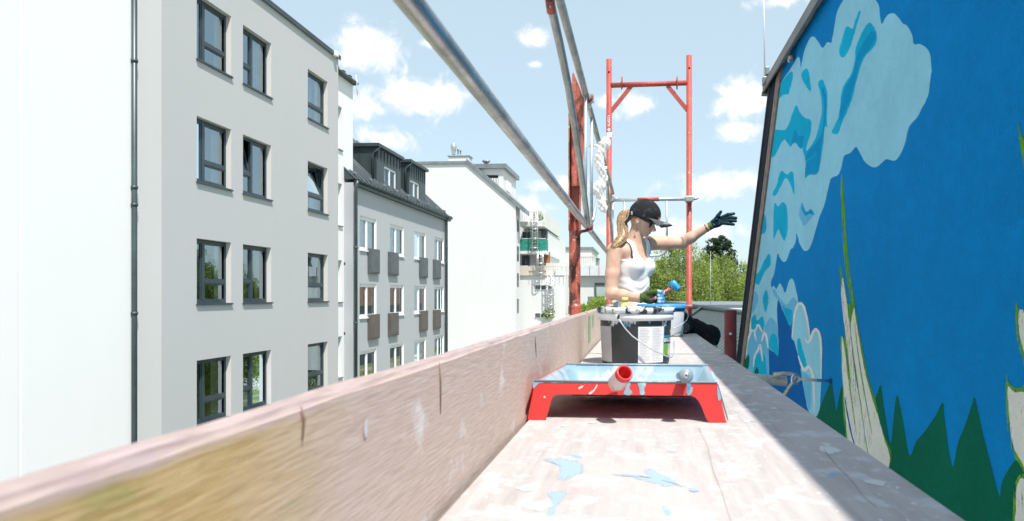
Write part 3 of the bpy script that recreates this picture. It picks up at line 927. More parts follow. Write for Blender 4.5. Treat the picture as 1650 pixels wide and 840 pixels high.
def bush(base, r, h, seed, label):
    random.seed(seed)
    t = empty('shrub', base, label, 'shrub', 'shrubs behind the toe board')
    V, Fc = [], []; base = Vector(base)
    for i in range(4200):
        v = Vector((random.gauss(0, .45), random.gauss(0, .45), random.gauss(0, .5)))
        p = base + Vector((v.x * r, v.y * r, v.z * h * .5 + h * .5))
        leaves(V, Fc, p, .05 * random.uniform(.6, 1.2), Vector((random.gauss(0, 1), random.gauss(0, 1), random.gauss(.6, 1))).normalized())
    st_ = MB(); st_.tube([(base.x, base.y, GROUND_Z), base + Vector((0, 0, h * .6))], [.06, .03], 6); st_.build('stem', M['bark'], t)
    me = bpy.data.meshes.new('foliage'); me.from_pydata([tuple(v) for v in V], [], Fc); me.materials.append(M['leaf_bush'])
    o = bpy.data.objects.new('foliage', me); COL.objects.link(o); o.parent = t; o.matrix_parent_inverse = t.matrix_basis.inverted()


for (px, py, r, h, sd, lb) in ((968, 505, .42, .55, 1, 'round bright green shrub beside the worker elbow'),
                               (944, 507, .5, .3, 2, 'low bright green shrub just right of the rusty post'),
                               (956, 507, .5, .35, 3, 'flat green shrub between the other two shrubs')):
    bush(onY(px, py, 26), r, h, sd, lb)

# ------------------------------------------------------------------ ribbed metal roof below the deck, right
rb = empty('ribbed_metal_roof_building', onY(1150, 520, 8.5), 'low shed with dark ribbed metal roof between platform and mural wall', 'shed')
A, B = onY(1090, 495.5, 10.6), onY(1235, 513.5, 9.1)
v = (onY(1128, 566, 7.5) - onY(1190, 508.5, 9.56)) * 1.7
A = A + (A - B) * .8
nr = 70; m = MB(); vs = []
nrm = (B - A).cross(v).normalized()
if nrm.z < 0: nrm = -nrm
for i in range(nr * 4 + 1):
    p = A.lerp(B, i / (nr * 4)); o = nrm * (.028 if i % 4 in (1, 2) else 0)
    vs += [p + o, p + v + o]
m.add(vs, [(2 * i, 2 * i + 1, 2 * i + 3, 2 * i + 2) for i in range(nr * 4)])
m.build('roof_sheet', simple('blue_grey_roof_sheet', lin(.10, .13, .135), .45, .3, .15, 1.5), rb, False)
m = MB(); m.tube([A + Vector((0, 0, .03)), B + Vector((0, 0, .03))], .05, 8); m.build('ridge_cap', M['dark_zinc'], rb)
q = A.lerp(B, .62); m = MB(); m.tube([q + nrm * .05, q + v * .45 + nrm * .05], .022, 8); m.build('roof_batten', M['dark_zinc'], rb)
m = MB(); up = Vector((0, 0, -3))
m.quad(A + Vector((0, .4, -.1)), B + Vector((0, .4, -.1)), B + Vector((0, .4, -9)), A + Vector((0, .4, -9)))
m.quad(A + v, B + v, B + v + up, A + v + up)
m.build('wall', M['concrete'], rb)
# flat roof edge behind it
fr = empty('flat_roof_building', onY(1160, 496, 14), 'flat grey roof edge with white strip in front of the birches', 'building')
a, b = onY(1100, 499.5, 14), onY(1300, 491.5, 14)
m = MB(); m.box(a.x, b.x, 14, 22, a.z - .02, b.z); m.build('roof_edge', M['zinc'], fr)
m = MB(); m.box(a.x + .1, b.x - .1, 14.2, 21.8, GROUND_Z, a.z - .02); m.build('wall', M['concrete'], fr)
a, b = onY(1138, 501, 13), onY(1260, 497, 13)
m = MB(); m.box(a.x, b.x, 12.8, 13.1, a.z, b.z); m.build('white_strip', M['white_paint'], fr)
m = MB(); q = onY(1145, 500, 12); m.tube([(q.x, q.y, q.z - 1), (q.x, q.y, onY(1145, 405, 12).z)], .006, 6)
tag(m.build('thin_mast', M['zinc']), 'thin grey mast standing in front of the birches', 'mast')

# ================================================================== MURAL HOUSE
XM = 0.836
mh = empty('mural_house', (XM, 3, GROUND_Z), 'house wall painted with blue sky, clouds and grass mural beside the scaffold', 'building')


def paint_mat(name, c, dry=0.0, var=.10):
    """mural paint: rolled colour over coarse stucco; dry > 0 leaves bare specks like a dry brush"""
    s = Mat(name, .9, 0, .08)
    p = s.pos()
    st = s.noise(s.pos((1, 1, 1)), 3.2, 5, .6)
    ro = s.noise(s.pos((1, 2.2, 2.6)), 9, 4, .65)
    f = s.mth('ADD', s.mth('MULTIPLY', st, .6), s.mth('MULTIPLY', ro, .4))
    gr = s.noise(p, 330, 2, .6)
    grc = s.noise(p, 85, 3, .6)
    c1 = tuple(x * (1 - var * 1.6) for x in c[:3]) + (1,); c2 = tuple(min(1, x * (1 + var)) for x in c[:3]) + (1,)
    s.col(s.mix(s.ramp(f, .36, .64), c1, c2))
    s.bump(s.mth('ADD', grc, s.mth('MULTIPLY', gr, .6)), 1.0, .013)
    if dry:
        tr = s.N.new('ShaderNodeBsdfTransparent'); mx = s.N.new('ShaderNodeMixShader')
        br = s.noise(s.pos((40, 40, 3.0)), 3, 4, .7)
        cov = s.ramp(s.mth('ADD', s.mth('MULTIPLY', grc, .22), s.mth('MULTIPLY', br, .78)), dry - .03, dry + .03)
        s.L.new(cov, mx.inputs[0]); s.L.new(tr.outputs[0], mx.inputs[1]); s.L.new(s.b.outputs[0], mx.inputs[2])
        s.L.new(mx.outputs[0], s.out.inputs[0])
    return s.m


MB_BASE = paint_mat('mural_base_blue', lin(.001, .26, .68), 0, .07)
MB_LIGHT = paint_mat('mural_pale_cloud_blue', lin(.33, .74, .97), 0, .06)
MB_LIGHT2 = paint_mat('mural_soft_cloud_blue', lin(.16, .56, .88), 0, .06)
MB_MID = paint_mat('mural_mid_blue', lin(.003, .50, .82), 0, .09)
MB_MID2 = paint_mat('mural_deep_mid_blue', lin(.001, .36, .74), 0, .08)
MB_DARK = paint_mat('mural_dark_blue', lin(.001, .14, .48), 0, .06)
MB_WHITE = paint_mat('mural_white', lin(.85, .88, .9), 0, .05)
MB_GREEN = paint_mat('mural_dark_green', lin(.001, .15, .09), 0, .08)
MB_LEAF = paint_mat('mural_leaf_green', lin(.16, .46, .03), .46, .2)
MB_LEAFW = paint_mat('mural_leaf_white', lin(.80, .83, .78), .43, .06)
MB_LEAFW2 = paint_mat('mural_leaf_white_solid', lin(.82, .84, .8), .385, .06)

# wall body: a prism in x whose far edge slants
yt_ = onX(1256, 150, XM); yb_ = onX(1202, 568, XM)
zTop = 1.655
sl_ = (yb_.y - yt_.y) / (yb_.z - yt_.z)
yTop = yt_.y + sl_ * (zTop - yt_.z); yLow = yt_.y + sl_ * (-1.2 - yt_.z)
prof = [(-4.0, zTop), (yTop, zTop), (yLow, -1.2), (yLow, GROUND_Z), (-4.0, GROUND_Z)]
m = MB()
vs = [(XM, y, z) for y, z in prof] + [(XM + 5, y, z) for y, z in prof]
m.add(vs, [(0, 1, 2, 3, 4), (9, 8, 7, 6, 5), (0, 5, 6, 1), (1, 6, 7, 2), (2, 7, 8, 3), (3, 8, 9, 4), (4, 9, 5, 0)])
m.build('wall', MB_BASE, mh)


def smooth_poly(pts, closed=True, n=4, jit=0.0, seed=0):
    """Catmull-Rom through the outline"""
    P = [Vector(p) for p in pts]; out = []; L_ = len(P)
    rng = random.Random(seed)
    for i in range(L_ if closed else L_ - 1):
        p0, p1, p2, p3 = (P[(i - 1) % L_], P[i], P[(i + 1) % L_], P[(i + 2) % L_]) if closed else (P[max(i - 1, 0)], P[i], P[i + 1], P[min(i + 2, L_ - 1)])
        for k in range(n):
            t = k / n
            q = .5 * ((2 * p1) + (p2 - p0) * t + (2 * p0 - 5 * p1 + 4 * p2 - p3) * t * t + (3 * p1 - p0 - 3 * p2 + p3) * t ** 3)
            out.append(q + Vector((rng.uniform(-jit, jit), rng.uniform(-jit, jit))))
    if not closed: out.append(P[-1])
    return out


layer_count = [0]
CLIP = 0


def paint(name, pts, mat, layer, n=6, jit=.4, sharp=False):
    """one flat painted shape on the wall, outline in photo coordinates of the wall plane"""
    q = [Vector(p) for p in pts] if sharp else smooth_poly(pts, True, n, jit, len(pts) + layer)
    layer_count[0] += 1
    X = XM - .00022 * layer - .000004 * layer_count[0]
    w3 = []
    for p in q:
        v = onX(p.x, p.y, X)
        ymax = yt_.y + sl_ * (v.z - yt_.z) - .002
        if v.y > ymax: v.y = ymax
        if v.z > zTop - .004: v.z = zTop - .004
        w3.append(v)
    tris = tessellate_polygon([w3])
    me = MB(); me.add(w3, [tuple(t) for t in tris])
    o = me.build(name, mat, mh, False)
    return o


def stroke(name, pts, width, mat, layer):
    """brush stroke of tapering width, in photo coordinates of the wall plane"""
    c = smooth_poly(pts, False, 5)
    L_, Rr = [], []
    for i, p in enumerate(c):
        t = (c[min(i + 1, len(c) - 1)] - c[max(i - 1, 0)]).normalized()
        f = math.sin(math.pi * min(1, max(0, (i + .6) / (len(c) + .2)))) ** .5
        nn = Vector((-t.y, t.x)) * width * .5 * f * (1 + .12 * math.sin(i * 1.7))
        L_.append(c[i] + nn); Rr.append(c[i] - nn)
    return paint(name, [(p.x, p.y) for p in L_ + Rr[::-1]], mat, layer, sharp=True)


# dark mountain
paint('painted_mountain', [(1253.7, 478), (1262, 500), (1271.4, 523), (1285.7, 566), (1294, 612), (1301, 656), (1303, 690), (1240, 690), (1235.5, 603), (1233, 554), (1240, 500)], MB_DARK, 1)
# big cloud bank
paint('painted_cloud', [(1230, 330), (1247, 185), (1258, 137), (1273, 113), (1287, 91), (1290, 109), (1293, 97), (1297, 81), (1305, 62), (1310.5, 59), (1316, 64), (1322, 74), (1326, 77), (1330, 72), (1334, 68), (1339, 69), (1340.6, 64),
      (1344.5, 43), (1349, 19), (1359, 0), (1372, -22), (1395, -28), (1411, 0), (1417, 12), (1420, 39), (1429, 25), (1440.5, 22), (1450, 31), (1454, 38), (1462, 42), (1469.6, 56),
      (1472.5, 71), (1483, 71), (1493, 78), (1498, 87), (1501, 109), (1499.6, 126), (1495, 155), (1487, 172), (1477, 190), (1465, 205), (1457, 235), (1445, 257), (1436, 259), (1427, 257), (1417, 266),
      (1407, 270), (1395, 262), (1387, 250), (1380, 237), (1370, 247), (1360, 252), (1352, 280), (1340, 287), (1336, 298), (1327, 334), (1321, 349), (1310, 386), (1303.6, 402), (1298, 404.6),
      (1293, 401), (1287.5, 390), (1283.7, 376), (1282, 390), (1278, 399), (1273, 404), (1268, 418), (1263, 422.6), (1257.5, 417), (1253.7, 408), (1251, 420), (1248, 439), (1243, 452), (1243, 463),
      (1247, 461), (1251, 466), (1256, 457), (1260, 461), (1264, 471), (1267, 469), (1271, 454), (1276, 449), (1280.6, 457), (1286, 486), (1283, 490), (1278, 480), (1268, 492), (1260, 487), (1254, 482),
      (1252, 500), (1254, 551), (1251, 566), (1244, 566), (1237, 560), (1236, 640), (1212, 620), (1198, 590), (1203, 560), (1216, 440)], MB_LIGHT, 2, 3)
P_ = lambda *a, **k: paint(*a, **k)
P_('painted_cloud_shade', [(1257, 136), (1273.7, 116), (1278, 121), (1274.7, 136), (1270, 152), (1262, 153), (1250, 165), (1250, 150)], MB_MID, 3)
P_('painted_cloud_shade', [(1291, 121), (1297, 111.5), (1302, 112.5), (1304.7, 124), (1306.7, 144.5), (1303.8, 146), (1297, 136)], MB_MID, 3)
P_('painted_cloud_shade', [(1318, 136), (1324, 128), (1330, 138), (1333, 156), (1332, 199), (1334, 207), (1329, 204), (1327, 230), (1321, 268), (1316, 281), (1304, 282), (1297, 287), (1298, 263), (1295, 247),
    (1292, 238), (1289, 239.5), (1280.5, 230), (1273, 236), (1264, 225), (1256.7, 235), (1249.5, 250), (1243, 252), (1246, 212), (1264, 210), (1271, 199), (1278, 180), (1283, 169), (1288, 180), (1297, 190), (1306, 194), (1307, 211),
    (1300, 236), (1300.7, 243), (1314, 223), (1321, 199), (1324.5, 175), (1323, 154)], MB_MID, 3, 3)
P_('painted_cloud_shade', [(1274.5, 235), (1280.5, 211), (1287, 219), (1295, 220), (1292, 238), (1288, 238), (1281, 229)], MB_MID2, 4)
P_('painted_cloud_shade', [(1299, 262), (1310, 255), (1322, 235), (1320, 266), (1315, 279), (1303, 281), (1298, 283)], MB_MID2, 4)
P_('painted_cloud_shade', [(1324, 140), (1328, 170), (1326, 205), (1318, 226), (1302, 246), (1300, 258), (1320, 240), (1328, 210), (1331, 160)], MB_MID2, 5)
P_('painted_cloud_shade', [(1365, 42.7), (1373.6, 46.5), (1378, 34), (1383, 20), (1387, 19), (1381, 39), (1372.6, 68), (1365, 86), (1357, 93), (1352, 83), (1359, 56)], MB_MID, 3)
P_('painted_cloud_shade', [(1392, 46.5), (1402.7, 37), (1413, 56), (1409.5, 74), (1394, 91), (1386, 109), (1380, 132), (1371, 166), (1356.7, 199), (1349.5, 216), (1340.5, 213), (1346, 200), (1352, 185), (1357, 143.5), (1371.6, 120), (1377.5, 97), (1380, 74)], MB_MID, 3)
P_('painted_cloud_shade', [(1396, 62), (1405, 50), (1411, 58), (1400, 80), (1388, 95), (1381, 118), (1372, 150), (1357, 190), (1352, 190), (1360, 146), (1374, 120), (1381, 90)], MB_MID2, 4)
P_('painted_cloud_shade', [(1244.8, 313), (1252, 297), (1258, 276), (1268, 281), (1278, 278), (1280, 313), (1272, 294), (1266, 287), (1259, 299), (1250.7, 314.5)], MB_MID, 3)
P_('painted_cloud_shade', [(1248, 329), (1254, 333), (1260.7, 326), (1267, 332), (1269, 350), (1269, 371), (1264, 388), (1259, 380), (1254, 370), (1247, 384.7), (1246, 372)], MB_MID, 3)
P_('painted_cloud_shade', [(1292, 327), (1299, 341), (1307, 337.5), (1312, 346), (1303.6, 356), (1296, 364), (1291, 356), (1287.5, 346)], MB_LIGHT2, 3)
P_('painted_cloud_shade', [(1292, 327), (1299, 341), (1307, 337.5), (1312, 346), (1304, 345), (1298, 348), (1293, 340)], MB_MID2, 4)
P_('painted_cloud_shade', [(1227, 343), (1232, 345), (1235, 358), (1233, 374), (1222, 376)], MB_MID, 3)
P_('painted_cloud_shade', [(1214, 446), (1224, 437), (1231, 421), (1240, 409), (1241.5, 426.5), (1233, 437), (1228, 448), (1222, 459), (1214, 452)], MB_MID, 3)
P_('painted_cloud_shade', [(1234, 467), (1238.6, 480), (1233.7, 503), (1229, 483)], MB_MID, 3)
P_('painted_cloud_shade', [(1215, 470), (1222, 480), (1219, 492), (1212, 505), (1208, 500)], MB_LIGHT2, 3)
P_('painted_cloud_shade', [(1245, 466), (1251, 470), (1253, 482), (1247, 476)], MB_LIGHT2, 3)
P_('painted_cloud_shade', [(1210, 517), (1217, 507), (1220, 517), (1228.6, 510), (1231.5, 526), (1226, 536), (1219, 528), (1213, 534)], MB_MID, 3)
P_('painted_cloud_shade', [(1232, 531), (1237, 518), (1243, 512), (1251.4, 523), (1254.5, 551), (1253.7, 573), (1247, 567), (1240, 563), (1236, 556)], MB_LIGHT2, 3)
P_('painted_cloud_shade', [(1240, 545), (1246, 538), (1252, 545), (1254, 573), (1247, 567), (1240, 560)], MB_MID, 4)
P_('painted_cloud_shade', [(1253, 476), (1258, 482), (1263, 489), (1268.6, 491), (1273, 485), (1278.6, 480), (1285.7, 491), (1281, 505), (1277, 517), (1272, 524), (1264, 507), (1254, 482)], MB_LIGHT2, 3)
P_('painted_cloud_shade', [(1260, 494), (1267, 497), (1276, 500), (1277, 517), (1272, 524)], MB_MID, 4)
# lower left wave crests
P_('painted_wave', [(1202, 575), (1204, 552), (1209, 538), (1213, 531), (1217, 540), (1221, 524), (1227, 533), (1229, 548), (1233, 538), (1238, 548), (1236, 640), (1200, 600)], MB_LIGHT2, 5)
P_('painted_wave', [(1214, 600), (1217, 580), (1223, 568), (1228, 580), (1233, 575), (1237, 640), (1215, 640)], MB_MID, 6)
stroke('painted_crest_line', [(1207, 508), (1209, 520), (1208.5, 535)], 3, MB_WHITE, 6)
stroke('painted_crest_line', [(1203, 572), (1204, 552), (1209, 538), (1214, 530), (1217, 543), (1219, 549)], 3.2, MB_WHITE, 7)
stroke('painted_crest_line', [(1217.5, 533), (1221, 524), (1224, 527), (1228, 535)], 3.6, MB_WHITE, 8)
stroke('painted_crest_line', [(1227, 551), (1230, 540), (1232.5, 537.5), (1235.5, 545), (1237.5, 561)], 4, MB_WHITE, 8)
stroke('painted_crest_line', [(1214, 592), (1216, 574), (1222, 563), (1224.5, 556), (1227, 568), (1229, 583)], 3.4, MB_WHITE, 8)
P_('painted_grass_tuft', [(1199, 585), (1204, 574), (1207, 572), (1206, 592), (1200, 600)], MB_GREEN, 9)
P_('painted_grass_tuft', [(1216, 605), (1219, 592), (1222, 600), (1222, 620)], MB_GREEN, 9)
# right cloud
P_('painted_cloud', [(1275.7, 543), (1280, 508.6), (1284, 493), (1290, 489), (1295.7, 497), (1301.4, 523), (1305.7, 540), (1310, 533), (1314, 530), (1320, 538.6), (1323, 560), (1323.5, 611), (1318.6, 668), (1301.4, 660), (1294, 606), (1287, 577), (1280, 551)], MB_LIGHT, 3)
P_('painted_cloud_shade', [(1284, 551), (1288.6, 546), (1294, 566), (1300, 588.6), (1294, 591), (1287, 574)], MB_MID, 4)
P_('painted_cloud_shade', [(1290, 596), (1299, 602), (1306, 612), (1307, 650), (1302, 658)], MB_LIGHT2, 4)
stroke('painted_crest_line', [(1276, 545), (1280, 509), (1284.5, 493), (1290, 489), (1296, 497), (1302, 523), (1304.5, 545)], 4, MB_WHITE, 5)
stroke('painted_crest_line', [(1297, 545), (1301, 552), (1306, 547), (1310, 536), (1315, 531), (1320.5, 540), (1323, 560), (1323, 611)], 4.4, MB_WHITE, 6)
stroke('painted_crest_line', [(1286, 573), (1291, 588), (1296, 598), (1302, 591), (1307, 597), (1311, 615), (1312, 664)], 4.2, MB_WHITE, 6)
# dark green grass; the spikes run on towards and past the camera
P_('painted_grass', [(1309, 700), (1320, 662), (1330, 635), (1339, 617.5), (1344, 640), (1347.5, 662), (1352, 640), (1357, 622), (1361, 660), (1364, 745), (1340, 760)], MB_GREEN, 3, jit=.15)
P_('painted_grass', [(1395, 720), (1407, 655), (1413, 635), (1419, 620), (1422, 640), (1427, 675), (1435, 715), (1440, 670), (1445, 637.5), (1450, 655), (1457, 690), (1465, 735), (1476, 712), (1490, 695), (1506, 672), (1519, 649), (1522, 675), (1534, 752),
    (1543, 715), (1555, 685), (1565, 655), (1570, 640), (1575, 660), (1585, 705), (1598, 755), (1610, 800), (1613, 782), (1620, 765), (1637, 742), (1650, 758), (1668, 800), (1690, 700), (1720, 820), (1760, 680), (1800, 860), (1860, 700), (1940, 900), (2060, 720), (2200, 1000), (2420, 760), (2900, 1300),
    (2900, 2300), (2000, 1500), (1600, 1100), (1440, 860), (1395, 780)], MB_GREEN, 3, n=4, jit=.15)
# the long white and green leaves
P_('painted_leaf_edge', [(1356, 281), (1358.5, 300), (1360.5, 330), (1364, 380), (1368.5, 430), (1374, 470), (1378, 500), (1374, 505), (1369, 478), (1363, 440), (1359, 400), (1355.6, 340), (1354.6, 305)], MB_LEAF, 4, jit=.35)
P_('painted_leaf_edge', [(1352.5, 414), (1355, 432), (1360, 470), (1366, 510), (1362, 520), (1356, 480), (1353.5, 440)], MB_LEAF, 4, jit=.35)
P_('painted_leaf_edge', [(1354, 460), (1358, 445), (1366, 488), (1374, 488), (1380, 505), (1390, 565), (1400, 612), (1412, 650), (1420, 690), (1436, 745), (1380, 770), (1362, 700), (1357, 600), (1354, 545), (1362, 540)], MB_LEAF, 5, jit=.5)
P_('painted_leaf', [(1355.5, 475), (1357, 449), (1359.5, 455), (1363, 478), (1367, 510), (1371, 545), (1376, 590), (1384, 640), (1396, 720), (1404, 770), (1385, 770), (1378, 690), (1372, 625), (1365, 560), (1359, 510)], MB_LEAFW, 6, jit=.4)
P_('painted_leaf', [(1371, 530), (1373.5, 507), (1376.8, 497), (1380, 520), (1388, 570), (1395, 605), (1405, 640), (1415, 672), (1424, 705), (1434, 745), (1410, 780), (1396, 712), (1386, 640), (1377, 580)], MB_LEAFW2, 7, jit=.4)
P_('painted_leaf', [(1356.5, 543), (1360, 555), (1364, 585), (1370, 618), (1378, 655), (1388, 700), (1398, 760), (1372, 760), (1365, 700), (1360, 640), (1357, 590)], MB_LEAFW2, 8, jit=.4)
stroke('painted_leaf_vein', [(1362, 560), (1366, 600), (1373, 650), (1380, 700)], 2.0, MB_LEAF, 9)
stroke('painted_leaf_vein', [(1377, 520), (1384, 580), (1394, 640), (1405, 700)], 1.8, MB_LEAF, 9)
stroke('painted_leaf_vein', [(1361, 640), (1366, 670), (1372, 700), (1378, 720)], 2.4, MB_DARK, 10)
# leaves of the plant nearest the camera
P_('painted_leaf_edge', [(1640, 195), (1645, 215), (1652, 232), (1676, 300), (1690, 420), (1684, 520), (1664, 380), (1648, 260), (1643, 228)], MB_LEAF, 4, jit=.5)
P_('painted_leaf', [(1655, 250), (1672, 310), (1684, 420), (1676, 420), (1660, 320)], MB_LEAFW, 5, jit=.4)
P_('painted_leaf_edge', [(1637, 488), (1643, 500), (1662, 510), (1700, 640), (1690, 700), (1660, 620), (1645, 570), (1638, 540)], MB_LEAF, 4, jit=.6)
P_('painted_leaf', [(1642, 502), (1652, 508), (1672, 580), (1690, 670), (1668, 620), (1648, 560), (1642, 530)], MB_LEAFW, 5, jit=.5)
P_('painted_leaf_edge', [(1620, 602), (1626, 618), (1640, 626), (1662, 625), (1700, 700), (1740, 900), (1680, 830), (1650, 762), (1630, 725), (1623, 680)], MB_LEAF, 5, jit=.7)
P_('painted_leaf', [(1624, 625), (1634, 632), (1652, 634), (1670, 665), (1700, 760), (1720, 880), (1684, 830), (1652, 756), (1634, 722), (1627, 682)], MB_LEAFW2, 6, jit=.6)
P_('painted_leaf_edge', [(1633, 800), (1637, 776), (1650, 764), (1676, 800), (1720, 940), (1640, 900)], MB_LEAF, 7, jit=.6)
P_('painted_leaf', [(1637, 810), (1640, 780), (1650, 772), (1672, 810), (1710, 940), (1642, 895)], MB_LEAFW2, 8, jit=.6)

# slanted corner trim: dark outer strip and brown sealing strip
def along(y_off0, y_off1, x0, x1, mat, name, wob=0):
    m = MB(); n = 14 if wob else 1; vs = []
    for i in range(n + 1):
        z = -1.2 + (zTop - .01 + 1.2) * i / n
        yb = yt_.y + sl_ * (z - yt_.z)
        k = wob * noise.noise(Vector((i * 1.7, 3.1, 0)))
        vs += [(x0, yb + y_off0 + k, z), (x1, yb + y_off0 + k, z), (x1, yb + y_off1, z), (x0, yb + y_off1, z)]
    fs = []
    for i in range(n):
        for k in range(4):
            k2 = (k + 1) % 4
            fs.append((i * 4 + k, i * 4 + k2, i * 4 + 4 + k2, i * 4 + 4 + k))
    fs += [(0, 1, 2, 3), (n * 4, n * 4 + 1, n * 4 + 2, n * 4 + 3)]
    m.add(vs, fs); return m.build(name, mat, mh)


along(-.012, .13, XM - .012, XM + .1, simple('brown_sealing_strip', lin(.17, .14, .115), .75, 0, .4, 22, .3), 'sealing_strip', .03)
along(.13, .31, XM - .016, XM + .12, simple('navy_corner_strip', lin(.006, .012, .024), .75, 0, .3, 5, spec=.1), 'corner_strip')
along(.31, .335, XM - .022, XM + .12, simple('grey_corner_edge', lin(.05, .065, .08), .6, .1, .3, 5, spec=.2), 'corner_edge')

# roof edge
XF = XM - .04
yRe = onX(1228.5, 145, XF).y
zF0 = onX(1228, 153, XF).z; zF1 = onX(1229.5, 134, XF).z
m = MB(); m.box(XF, XF + .006, -4, yRe, zF0, zF1)
m.box(XF - .006, XF, -4, yRe, zF0, zF0 + .012)
m.build('roof_fascia', simple('grey_fascia_metal', lin(.155, .155, .148), .5, .3, .2, 4), mh)
m = MB(); m.box(XF + .006, XM + 5.1, -4, yRe - .004, zF0 + .045, zF1 - .004)
m.build('roof_slab', M['dark_zinc'], mh)
m = MB(); m.box(XF + .002, XF + .06, yRe - .012, yRe + .004, zF0 - .012, zF1); m.box(XF - .008, XF + .03, yRe - .05, yRe, zF0 - .014, zF0 - .002)
m.build('fascia_end', simple('grey_fascia_end', lin(.14, .14, .135), .5, .3, .2, 4), mh)
# irregular beige sealing bead where wall meets roof
pts = []; rr = []
random.seed(8)
for i in range(90):
    y = -1 + (yTop - .03 + 1) * i / 89
    pts.append((XM - .008 + random.uniform(-.002, .002), y, zTop - .018 + random.uniform(-.003, .003))); rr.append(.010 * random.uniform(.75, 1.25))
m = MB(); m.tube(pts, rr, 8); m.build('sealing_bead', simple('beige_sealant', lin(.36, .32, .26), .8, 0, .25, 30, .3), mh)
kn = onX(1275, 93, XM - .02)
m = MB()
for i in range(7):
    c = kn + Vector((random.uniform(-.008, .004), random.uniform(-.03, .03), random.uniform(-.012, .012)))
    m.lathe([(.001, -.012), (.009, -.008), (.012, 0), (.009, .008), (.001, .012)], c, 8)
m.build('sealant_lump', simple('grey_beige_sealant', lin(.33, .30, .26), .8, 0, .25, 40, .3), mh)

# lightning rod
lr = empty('lightning_rod', (XF, yRe - .05, zF1), 'thin white lightning rod clamped to the roof corner', 'lightning rod')
m = MB(); p = onX(1231, 130, XF - .0); q = onX(1225, -60, XF)
m.tube([(p.x, yRe - .08, p.z - .02), (q.x - .012, yRe - .1, q.z)], .0052, 8); m.build('rod', M['white_paint'], lr)
for k in range(2):
    m = MB(); m.box(XF - .014, XF + .01, yRe - .1 - k * .10, yRe - .06 - k * .10, zF1 - .03 + k * .03, zF1 + .02 + k * .03)
    bevel(m.build('clamp', M['zinc'], lr), .004)

# ================================================================== SCAFFOLD
def steel(name, c, var=.25, rough=.34, metal=.85):
    s = Mat(name, rough, metal)
    p = s.pos((1, 1, 1)); n = s.noise(p, 14, 5, .65); n2 = s.noise(s.pos((30, 2, 30)), 3, 4, .6)
    f = s.mth('ADD', s.mth('MULTIPLY', n, .6), s.mth('MULTIPLY', n2, .4))
    s.col(s.mix(s.ramp(f, .38, .62), tuple(x * (1 - var) for x in c[:3]) + (1,), tuple(min(1, x * (1 + var)) for x in c[:3]) + (1,)))
    s.rgh(s.ramp(f, .35, .65, rough + .16, rough - .06)); s.bump(n, .06, .004)
    sp = s.noise(p, 60, 2); 
    return s.m


def red_paint(name, c, rust=.42, spots=.68):
    s = Mat(name, .45)
    p = s.pos(); n = s.noise(p, 9, 6, .7); n2 = s.noise(s.pos((1, 1, .35)), 26, 5, .7); sp = s.noise(p, 75, 2)
    a = s.mix(s.ramp(n, .35, .65), tuple(x * .85 for x in c[:3]) + (1,), tuple(min(1, x * 1.12) for x in c[:3]) + (1,))
    a = s.mix(s.ramp(n2, 1 - rust, 1 - rust + .08), a, lin(.09, .028, .02))
    a = s.mix(s.ramp(sp, spots, spots + .03), a, lin(.55, .48, .45))
    s.col(a); s.rgh(s.ramp(n2, .4, .7, .4, .8)); s.bump(n2, .15, .004)
    return s.m


M['galv'] = steel('galvanised_tube', lin(.50, .49, .465), .28)
M['galv_dull'] = steel('dull_galvanised_tube', lin(.44, .43, .40), .25, .45, .7)
M['galv_thin'] = steel('pale_thin_tube', lin(.52, .56, .58), .15, .4, .6)
M['red_far'] = red_paint('orange_red_frame_paint', lin(.40, .066, .05), .33, .69)
M['red_rusty'] = red_paint('rusty_red_post_paint', lin(.46, .11, .07), .50, .66)  # rust patches also stand in for dark shadows on the post
M['red_dark'] = red_paint('dark_red_post_paint', lin(.17, .022, .02), .30, .73)

# -------- deck
def deck_mat():
    s = Mat('worn_plywood_deck', .75, 0, .3)
    p = s.pos()
    grain = s.noise(s.pos((14, 1.2, 1)), 4, 6, .65)
    big = s.noise(s.pos((1.5, .8, 1)), 2.2, 5, .6)
    spl = s.noise(s.pos((1, .8, 1)), 17, 5, .62)
    spl2 = s.noise(s.pos((1, 1, 1), (4, 2, 0)), 55, 3, .5)
    a = s.mix(s.ramp(grain, .35, .7), lin(.37, .335, .322), lin(.48, .45, .44))
    a = s.mix(s.ramp(big, .42, .62), a, lin(.455, .42, .41))
    a = s.mix(s.ramp(spl, .53, .66), a, lin(.54, .525, .52))
    a = s.mix(s.ramp(spl2, .67, .70), a, lin(.62, .61, .61))
    blu = s.noise(s.pos((1, 1, 1), (9, 1, 3)), 12, 4, .5)
    a = s.mix(s.ramp(blu, .715, .745), a, lin(.24, .38, .50))
    red = s.noise(s.pos((1.3, .7, 1), (2, 7, 3)), 5, 4, .6)
    a = s.mix(s.ramp(red, .60, .74, 0, .55), a, lin(.42, .30, .28))
    # fine long crack lines
    s.col(a); s.bump(s.mth('ADD', grain, spl), .18, .003)
    s.rgh(s.ramp(spl, .5, .62, .8, .5))
    return s.m


